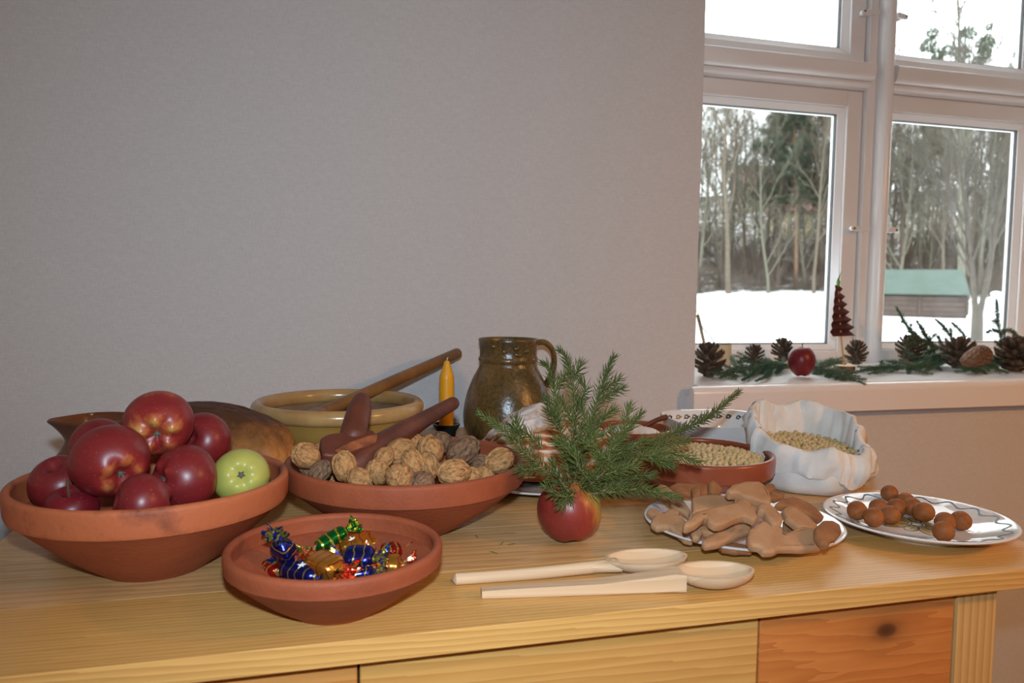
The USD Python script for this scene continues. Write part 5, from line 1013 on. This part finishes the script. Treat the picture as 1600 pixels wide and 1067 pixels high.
# fir twigs lying on the sill
def srow(pts, z=.010): return [at(x, y, ZS + zz) for x, y, zz in pts]
SG = 'fir twigs laid along the window sill'
SL = [('bushy fir twig leaning on the frame between the dark cone and the broad cone', [P3((1390, 574, 2.08), (1420, 562, 2.10), (1455, 557, 2.11), (1500, 553, 2.11))]),
      ('bushy fir twig behind the broad cone in the right window half', [P3((1462, 566, 2.09), (1500, 560, 2.10), (1540, 556, 2.11), (1576, 560, 2.10))]),
      ('bushy fir twig rising behind the small reddish cone on the sill', [P3((1236, 571, 2.07), (1200, 566, 2.08), (1168, 563, 2.08), (1145, 569, 2.06))]),
      ('dense fir twig on the sill spreading from the leftmost cone towards the sill apple', [srow([(1230, 572, .012), (1190, 574, .014), (1150, 580, .012), (1125, 590, .008)]), srow([(1190, 574, .014), (1175, 585, .010), (1160, 594, .006)]), srow([(1205, 573, .012), (1200, 586, .01), (1182, 595, .006)]), srow([(1170, 577, .014), (1150, 572, .022), (1143, 556, .036)])]),
      ('second fir twig on the sill just left of the apple, lying further back', [srow([(1240, 575, .010), (1205, 566, .016), (1170, 563, .020)]), srow([(1215, 569, .014), (1195, 578, .010), (1178, 582, .008)]), srow([(1225, 572, .012), (1212, 583, .008)])]),
      ('fir twig pointing diagonally down to the sill edge, right of the apple', [srow([(1262, 572, .010), (1290, 579, .010), (1315, 587, .008), (1334, 594, .005)]), srow([(1280, 577, .010), (1300, 577, .012), (1312, 574, .012)])]),
      ('fir twig lying behind the apple towards the paper tree', [srow([(1268, 570, .012), (1290, 566, .018), (1312, 566, .018)]), srow([(1284, 568, .016), (1300, 560, .026)])]),
      ('fir twig lying between the paper tree and the right window half', [srow([(1460, 568, .014), (1420, 574, .014), (1380, 574, .012), (1345, 580, .008)]), srow([(1420, 573, .014), (1438, 580, .010), (1455, 584, .006)]), srow([(1400, 574, .013), (1375, 580, .010), (1358, 584, .006)]), srow([(1430, 572, .014), (1405, 566, .018), (1388, 564, .02)])]),
      ('bushy fir twig on the sill between the dark cone and the broad cone', [srow([(1500, 562, .020), (1470, 562, .022), (1440, 560, .026), (1415, 555, .034)]), srow([(1480, 562, .022), (1462, 572, .014), (1446, 580, .010)]), srow([(1455, 561, .024), (1440, 572, .016)])]),
      ('fir twig on the sill between the broad cone and the rightmost cone', [srow([(1590, 560, .024), (1560, 566, .020), (1530, 574, .014), (1505, 580, .008)]), srow([(1565, 565, .02), (1545, 558, .028), (1530, 555, .032)]), srow([(1550, 570, .018), (1560, 578, .010), (1575, 582, .008)])])]
for k, (lb, sh) in enumerate(SL):
    twig('fir_twig', lb, SG, sh, tuple(np.array(sh[0][0]) * [1, 1, 0] + [0, 0, ZS]), 300 + k, 'needle_blue', .0135, .0017, 2, .0007, flatten=.30, r0=.0018, lat=(.011, .056, .05, .88))
UY = 2.00
UP = [('upright fir twig with the leftmost tip against the right window pane', [P3((1450, 548, UY), (1425, 522, UY), (1412, 500, UY), (1401, 481, UY))]),
      ('upright fir twig second from the left against the right window pane', [P3((1460, 552, UY), (1450, 528, UY), (1440, 513, UY), (1433, 502, UY)), P3((1452, 532, UY), (1462, 522, UY), (1455, 512, UY))[:2]]),
      ('forked upright fir twig in the middle of the right window pane', [P3((1500, 556, UY), (1488, 530, UY), (1476, 512, UY), (1463, 500, UY)), P3((1494, 540, UY), (1508, 528, UY), (1498, 514, UY), (1488, 505, UY))]),
      ('arching fir stem carrying the upright twigs along the right pane', [P3((1500, 560, UY - .01), (1470, 545, UY - .01), (1440, 532, UY - .01), (1425, 528, UY - .01))]),
      ('tall upright fir twig near the right end of the sill', [P3((1566, 560, UY - .06), (1564, 530, UY - .06), (1559, 500, UY - .06), (1557, 468, UY - .06)), P3((1563, 520, UY - .06), (1552, 516, UY - .06), (1543, 519, UY - .06)), P3((1564, 518, UY - .06), (1578, 516, UY - .06), (1592, 528, UY - .06), (1602, 540, UY - .06))])]
for k, (lb, sh) in enumerate(UP):
    twig('fir_twig', lb, 'upright fir twigs in front of the right pane', sh, tuple(sh[0][0]), 400 + k, 'needle_blue', lat=(.014, .05, .05, .95) if k == 3 else (.03, .022, .1, .7), ln=.0140, step=.0015, per=2, w=.0011, flatten=.1, r0=.0026, up=VW)#, .0140, .0015, 2, .0011, flatten=.1, r0=.0026, up=VW)

# ------------------------------------------------------------------ outside: snow, hillside wood, shed, houses
GZ = -1.45                                      # garden level, relative to the tabletop
mat('snow', {'p': ('principled_bsdf', dict(roughness=.8, base_color=(.86, .88, .90))), 'g': ('geometry', {}), 'n': ('noise_texture', dict(scale=.35, detail=6.0, roughness=.6)), 'n2': ('noise_texture', dict(scale=2.4, detail=5.0, roughness=.7)), 'bp': ('bump', dict(strength=.5, distance=.12))},
    [('g.position', 'n2.vector'), ('n2.fac', 'bp.height'), ('bp.normal', 'p.normal')])
mat('forest_floor', {'p': ('principled_bsdf', dict(roughness=.9)), 'g': ('geometry', {}), 'n': ('noise_texture', dict(scale=.55, detail=8.0, roughness=.72)), 'r': ('rgb_ramp', {'ramp': [(.48, (.085, .066, .048)), (.55, (.14, .115, .095)), (.60, (.55, .57, .59)), (.74, (.78, .80, .82))]})}, [('g.position', 'n.vector'), ('n.fac', 'r.fac'), ('r.color', 'p.base_color')])
def gh(r, th):
    "ground height over the garden at distance r, bearing th: flat meadow, snow bank, wooded hill"
    base = np.interp(r, [0, 18, 30, 45, 60, 72, 90, 120, 190], [0, 0, .10, .75, 1.55, 3.2, 7.0, 13.0, 24.0])
    return GZ + base + .25 * np.sin(th * 23 + r * .1) * np.clip((r - 40) / 40, 0, 1)
def ground(r0, r1, nr, mt, name, label, cat_, a0=math.radians(8), a1=math.radians(74), na=110):
    v, f = [], []
    for i, r in enumerate(np.geomspace(r0, r1, nr)):
        for j in range(na):
            th = a0 + (a1 - a0) * j / (na - 1); x, y = r * math.sin(th), r * math.cos(th); n = (meshkit.fbm(np.array([[x * .35, y * .35, 0]]), 3, 3)[0] - .5) * (.10 if r < 58 else .7) * min(1, r / 20)
            v.append((x, y, float(gh(r, th)) + n))
    for i in range(nr - 1):
        for j in range(na - 1):
            q = i * na + j; f += [(q, q + na + 1, q + 1), (q, q + na, q + na + 1)]
    m_ = TM(v, f)
    if m_.face_normals[:, 2].mean() < 0: m_.invert()
    return solo(name, m_, L[mt], label, cat_, matrix(), kind=S, smooth=True)
ground(3.3, 61, 46, 'snow', 'snow_meadow', 'snow-covered meadow outside the window', 'snow')
ground(60.5, 200, 60, 'forest_floor', 'wooded_slope', 'leaf-strewn wooded slope with snow patches beyond the meadow', 'hillside')
def polar(px_, r):
    d = ray(px_, 456); th = math.atan2(d[0], d[1]); return th, np.array([r * math.sin(th), r * math.cos(th), float(gh(r, th))])

def bark(name, a, b, sc=6.0): return plain(name, a, .85, tone=(sc, b, 4.0, .35, .7))
bark('bark_grey', (.145, .137, .10), (.095, .09, .065)); bark('bark_brown', (.135, .11, .078), (.09, .07, .05)); bark('bark_pale', (.080, .068, .052), (.048, .041, .032)); bark('bush_brown', (.17, .132, .104), (.11, .086, .07)); bark('pine_bark', (.22, .125, .070), (.12, .08, .055))
plain('pine_needles', (.075, .10, .062), .7, tone=(1.2, (.05, .07, .043), 3.0, .35, .65)); plain('mistletoe_leaf', (.05, .07, .033), .6)
plain('shed_roof', (.075, .105, .09), .8, tone=(1.5, (.09, .12, .105), 3.0, .4, .65), specular_ior_level=.1); plain('shed_wood', (.085, .062, .05), .85, tone=(2.0, (.055, .04, .034), 4.0, .35, .7)); plain('house_wall', (.30, .25, .16), .9); plain('house_roof', (.20, .085, .065), .85); plain('snow_cover', (.86, .88, .90), .85)
def branchy(seed, height, spread=.5, levels=4, r0=.16, kids=(12, 7, 6, 4), first=.22, droop=0.0, trunkw=.05, sides=(7, 5, 3, 3), up=.35, multi=None, lenf=(.42, .45, .48, .5), minr=.009):
    rng = np.random.default_rng(seed); wood_, twigs = [], []
    def grow(p, d, l, r, lv):
        n = (9, 6, 4, 3, 3)[lv]; pts = [p]; q, dd = p.copy(), d.copy()
        for i in range(n):
            dd = dd + rng.normal(0, (trunkw, .12, .17, .2, .2)[lv], 3) + np.array([0, 0, (.03, .06, .03, -droop, -droop)[lv]]); dd /= np.linalg.norm(dd); q = q + dd * l / n; pts.append(q)
        pts = np.array(pts); rr = r * np.linspace(1, .22 if lv else .16, n + 1)
        (wood_ if lv < 2 else twigs).append(tube(pts, rr, sides[min(lv, 3)], cap=False))
        if lv >= levels: return
        nk = kids[lv]
        for k in range(nk):
            u = (first if lv == 0 else .18) + (1 - (first if lv == 0 else .18)) * (k + rng.uniform(.2, .9)) / nk; u = min(u, .98); i = min(int(u * n), n - 1); b = pts[i] + (pts[i + 1] - pts[i]) * (u * n - i); ax = pts[i + 1] - pts[i]; ax /= np.linalg.norm(ax)
            o = rng.normal(0, 1, 3); o -= ax * (o @ ax); o /= np.linalg.norm(o); el = spread * rng.uniform(.75, 1.25); dn = ax * math.cos(el) + o * math.sin(el); dn[2] += up * (.3 if lv else .15); dn /= np.linalg.norm(dn)
            grow(b, dn, l * lenf[lv] * rng.uniform(.7, 1.15) * (1 - .45 * u if lv == 0 else 1 - .25 * u), max(r * (1 - .8 * u) * .55, minr), lv + 1)
    for st, d, l, r in (multi or [((0, 0, -.3), (0, 0, 1), height, r0)]): grow(np.array(st, float), np.array(d, float) / np.linalg.norm(d), l, r, 0)
    return cat(wood_), cat(twigs)
def tree(name, label, seed, mt, m, group, **kw):
    t = thing(name, label, 'tree', m, group); a, b = branchy(seed, **kw); part(t, 'trunk', a, L[mt], True); part(t, 'twigs', b, L[mt], True, kind='stuff'); return t
TG = 'bare trees of the wood beyond the meadow'; TLB = 'bare leafless tree in the dense grey-brown wood beyond the snowy meadow'
protos = []; rng = np.random.default_rng(12)
specs = [dict(height=13, r0=.15, spread=.62, kids=(15, 7, 6, 4)), dict(height=15, r0=.19, spread=.55, first=.3, kids=(15, 7, 6, 4)), dict(height=11, r0=.11, spread=.7, first=.12, kids=(15, 7, 6, 4)), dict(height=14, r0=.13, spread=.42, first=.25, kids=(15, 7, 6, 4))]
cells = []
for r in (60, 63, 66, 70, 75, 81, 90):
    nn = 11 if r < 80 else 12
    for k in range(nn):
        cells.append((1075 + (1665 - 1075) * (k + rng.uniform(0, 1)) / nn, r + rng.uniform(-1.5, 1.5)))
for r in (61, 66, 72, 80):                                            # the wood goes on to the left, behind the room's wall
    for k in range(8): cells.append((560 + 510 * (k + rng.uniform(0, 1)) / 8, r + rng.uniform(-1.5, 1.5)))
n0 = 0
for k, (px_, r) in enumerate(cells):
    if 1405 < px_ < 1470 and r < 66 and k % 2: continue
    th, p = polar(px_, r); i = k % 4; m = matrix(p - [0, 0, .1], (0, 0, rng.uniform(0, 360)), rng.uniform(.85, 1.12) * (1.08 if px_ < 1340 else 1.02))
    if i >= len(protos): protos.append(tree('bare_tree', TLB, 40 + i, ('bark_grey', 'bark_brown', 'bark_grey', 'bark_brown')[i], m, TG, **specs[i]))
    else: copy(protos[i], m)
bsh = []
BLB = 'brown leafless thicket bush at the edge of the wood'
for k in range(150):
    px_ = (1075 + 600 * ((k * .618) % 1)) if k < 110 else 560 + 510 * ((k * .618) % 1); r = 59.5 + 26 * ((k * .37) % 1) ** 1.4; th, p = polar(px_, r); m = matrix(p - [0, 0, .05], (0, 0, rng.uniform(0, 360)), rng.uniform(.55, 1.05) * (.7 + .02 * (r - 59)))
    if len(bsh) < 2:
        t = thing('bush', BLB, 'bush', m, 'leafless bushes at the wood edge'); ms = [((rng.normal(0, .3), rng.normal(0, .3), -.1), (rng.normal(0, .45), rng.normal(0, .45), 1), rng.uniform(2.2, 3.4), .028) for _ in range(13)]
        a, b = branchy(70 + k, 3, spread=.6, levels=3, kids=(8, 6, 5), first=.1, multi=ms, sides=(4, 3, 3, 3)); part(t, 'stems', a, L['bush_brown'], True); part(t, 'twigs', b, L['bush_brown'], True, kind='stuff'); bsh.append(t)
    else: copy(bsh[k % 2], m)
# pines
pn = None
for k, (px_, r, s, lb) in enumerate([(1243, 62, 1.0, 'tall pine with a dark green crown in the right part of the left window half'), (1278, 66, .95, 'pine standing behind and right of the tall pine in the left window half'), (1213, 70, .9, 'slim pine left of the tall pine, seen through the left window half'), (1418, 78, 1.05, 'distant pine beside the mullion in the right window half'), (1585, 76, 1.1, 'distant pine at the right edge of the right window half'), (1475, 82, 1.05, 'distant pine in the middle of the right window half')]):
    th, p = polar(px_, r); m = matrix(p - [0, 0, .1], (0, 0, 70 * k), s)
    if pn is None:
        pn = thing('pine_tree', lb, 'tree', m, 'pines in the wood'); a, b = branchy(91, 14, spread=1.0, levels=2, r0=.17, kids=(26, 6, 4), first=.42, sides=(8, 4, 3, 3), lenf=(.30, .4, .4, .4), up=.1, trunkw=.025); part(pn, 'trunk', a, L['pine_bark'], True); part(pn, 'twigs', b, L['pine_bark'], True, kind='stuff')
        v = np.array(b.vertices); sel = v[rng.integers(0, len(v), 900)]; tuf = []
        one = cat([TM([(0, 0, 0), (.32 * math.cos(a_) * math.cos(e_) - .014 * math.sin(a_), .32 * math.sin(a_) * math.cos(e_) + .014 * math.cos(a_), .32 * math.sin(e_)), (.32 * math.cos(a_) * math.cos(e_) + .014 * math.sin(a_), .32 * math.sin(a_) * math.cos(e_) - .014 * math.cos(a_), .32 * math.sin(e_) + .02)], [(0, 1, 2)]) for a_, e_ in zip(rng.uniform(0, 6.28, 30), rng.uniform(-.5, 1.3, 30))])
        for c in sel: tuf.append(moved(one, c, (rng.uniform(-30, 30), rng.uniform(-30, 30), rng.uniform(0, 360)), rng.uniform(.7, 1.4)))
        part(pn, 'needles', cat(tuf), L['pine_needles'], False, kind='stuff')
    else: copy(pn, m, lb)
# near multi-stemmed tree by the shed
th, p = polar(1530, 24.5); Hn = H - p[2]
nt = thing('bare_tree', 'pale bare tree with a forked trunk standing in the snow right of the shed', 'tree', matrix(p - [0, 0, .05], (0, 0, 0)))
rt = np.array([math.cos(th), -math.sin(th), 0])
a0_, b0_ = branchy(7, 8.5, spread=.5, levels=4, r0=.15, kids=(14, 6, 5, 3), first=.06, sides=(8, 5, 3, 3), trunkw=.035, multi=[(tuple(rt * -.06 + [0, 0, 1.25]), tuple(rt * -.10 + [0, 0, 1]), 7.5, .075), (tuple(rt * .04 + [0, 0, 1.25]), tuple(rt * .16 + [0, 0, 1]), 8.5, .078), (tuple(rt * .12 + [0, 0, 2.6]), tuple(rt * .42 + [0, 0, 1]), 6.0, .05), (tuple(rt * -.16 + [0, 0, 2.4]), tuple(rt * -.55 + [0, 0, 1]), 5.5, .04)])
a0_ = cat([a0_, tube([(0, 0, -.1), (0, 0, .7), tuple(rt * -.02 + [0, 0, 1.5])], [.19, .155, .135], 10)])
part(nt, 'trunk', a0_, L['bark_pale'], True); part(nt, 'twigs', b0_, L['bark_pale'], True, kind='stuff')
# mistletoe tree
th, p = polar(1500, 57); rt = np.array([math.cos(th), -math.sin(th), 0])
mt_ = thing('bare_tree', 'tall bare tree with many round mistletoe clumps, seen through the upper right sash', 'tree', matrix(p - [0, 0, .1]))
a1_, b1_ = branchy(23, 21, spread=.5, levels=3, r0=.26, kids=(18, 7, 6), first=.42, sides=(8, 4, 3, 3), trunkw=.03, lenf=(.36, .45, .5, .5))
part(mt_, 'trunk', a1_, L['bark_grey'], True); part(mt_, 'twigs', b1_, L['bark_grey'], True, kind='stuff')
dpt = 57
for x, y, rp_ in ((1457, 52, 8), (1452, 70, 10), (1465, 86, 9), (1482, 78, 8), (1514, 52, 9), (1504, 84, 11), (1541, 68, 11), (1545, 42, 5), (1539, 84, 8), (1502, 53, 5), (1441, 76, 5), (1530, 96, 8)):
    d = ray(x, y); hh_ = math.hypot(d[0], d[1]); q = d / hh_ * (dpt + rng.uniform(-2, 2)) + np.array([0, 0, H]) - (p - [0, 0, .1]); rr = rp_ / FPX * dpt * .95 * 1.15
    s_ = .012; lv_ = []
    for k in range(420):
        o = rng.normal(0, 1, 3); o /= np.linalg.norm(o); c = q + o * rr * rng.uniform(.25, 1.0) ** .6; u1, u2 = rng.normal(0, 1, 3), rng.normal(0, 1, 3); u1 *= rr * .16 / np.linalg.norm(u1); u2 *= rr * .10 / np.linalg.norm(u2); lv_.append(TM([c - u1, c + u2, c + u1, c - u2], [(0, 1, 2), (0, 2, 3)]))
    cl = part(mt_, 'mistletoe', cat(lv_), L['mistletoe_leaf'], False)
    zj = q[2] - 2.6 - .12 * abs(q @ rt) * 2; part(cl, 'branch', tube(spline([(0, 0, max(8.0, q[2] - 7)), q * [.45, .45, 0] + [0, 0, q[2] - 3.0], q], 10), np.linspace(.07, .02, 10), 5), L['bark_grey'])
# shed: low wood store with a green roof
th, p = polar(1402, 43); fwd = np.array([math.sin(th), math.cos(th), 0])
sm = matrix(p, (0, 0, -math.degrees(th) + 4)); sh = thing('shed', 'low plank shed with a pale green roof at the edge of the meadow', 'shed', sm)
W2, D2, h1, h2 = 2.95, 1.1, 1.02, 2.22
for k in range(5): part(sh, 'plank', bev_box(-W2 + .1, W2 - .1, -D2 - .03, -D2 + .02, -.25 + k * .245, -.25 + k * .245 + .235, .008), L['shed_wood'])
for x in (-W2 + .05, -.9, .9, W2 - .05): part(sh, 'post', bev_box(x - .06, x + .06, -D2 - .08, -D2 + .04, -.3, h1, .01), L['shed_wood'])
for x in (-W2 + .12, W2 - .12): part(sh, 'side_wall', hull([(x - .03, -D2 + .03, -.3), (x + .03, -D2 + .03, -.3), (x - .03, D2, -.3), (x + .03, D2, -.3), (x - .03, -D2 + .03, h1 - .05), (x + .03, -D2 + .03, h1 - .05), (x - .03, D2, h2 - .1), (x + .03, D2, h2 - .1)]), L['shed_wood'])
part(sh, 'back_wall', box(-W2 + .15, W2 - .15, D2 - .06, D2, -.3, h2 - .12), L['shed_wood'])
part(sh, 'roof', hull([(sx * W2, y, z) for sx in (-1, 1) for y, z in ((-D2 - .25, h1), (-D2 - .25, h1 + .06), (D2 + .1, h2), (D2 + .1, h2 + .06))]), L['shed_roof'])
# snowy shrubs right of the tree
for k, (px_, r, s, lb) in enumerate([(1572, 38, 1.0, 'snow-laden shrub right of the forked tree'), (1556, 40, .75, 'smaller snow-laden shrub close to the forked tree'), (1594, 36, .85, 'snow-laden shrub at the right edge of the window')]):
    th, p = polar(px_, r); t = thing('snowy_shrub', lb, 'shrub', matrix(p, (0, 0, 40 * k), s), 'snow-laden shrubs by the meadow')
    a, b = branchy(200 + k, 1.8, spread=.7, levels=2, kids=(8, 6, 4), first=.1, multi=[((rng.normal(0, .3), rng.normal(0, .3), -.1), (rng.normal(0, .6), rng.normal(0, .6), 1), rng.uniform(1.2, 1.9), .025) for _ in range(10)], sides=(4, 3, 3, 3)); part(t, 'stems', cat([a, b]), L['bush_brown'], True)
    sn = []
    for _ in range(26):
        q = blob(rng.uniform(.14, .3), rng.uniform(.14, .3), rng.uniform(.08, .15), 2); sn.append(moved(q, (rng.normal(0, .55), rng.normal(0, .45), rng.uniform(.1, 1.4))))
    part(t, 'snow', cat(sn), L['snow_cover'], True)
# houses on the hill
for k, (px_, py_, r, w, hgt, lb) in enumerate([(1192, 300, 128, 4.6, 3.2, 'red-roofed house faint behind the trees in the left window half'), (1243, 352, 100, 2.4, 2.2, 'small ochre house faint behind the trunk of the tall pine')]):
    th, p = polar(px_, r); t = thing('house', lb, 'house', matrix(p, (0, 0, -math.degrees(th) + 18)))
    part(t, 'wall', box(-w, w, -3.5, 3.5, -1, hgt), L['house_wall']); part(t, 'roof', hull([(sx * (w + .4), y, z) for sx in (-1, 1) for y, z in ((-4, hgt), (4, hgt), (0, hgt + 3.4))]), L['house_roof'])
    for x in (-w * .5, w * .5): wn = part(t, 'window', bev_box(x - .6, x + .6, -3.56, -3.49, hgt - 2.2, hgt - .8, .01), L['white_lacquer']); part(wn, 'pane', box(x - .5, x + .5, -3.58, -3.555, hgt - 2.1, hgt - .9), L['gasket_rubber'], False)
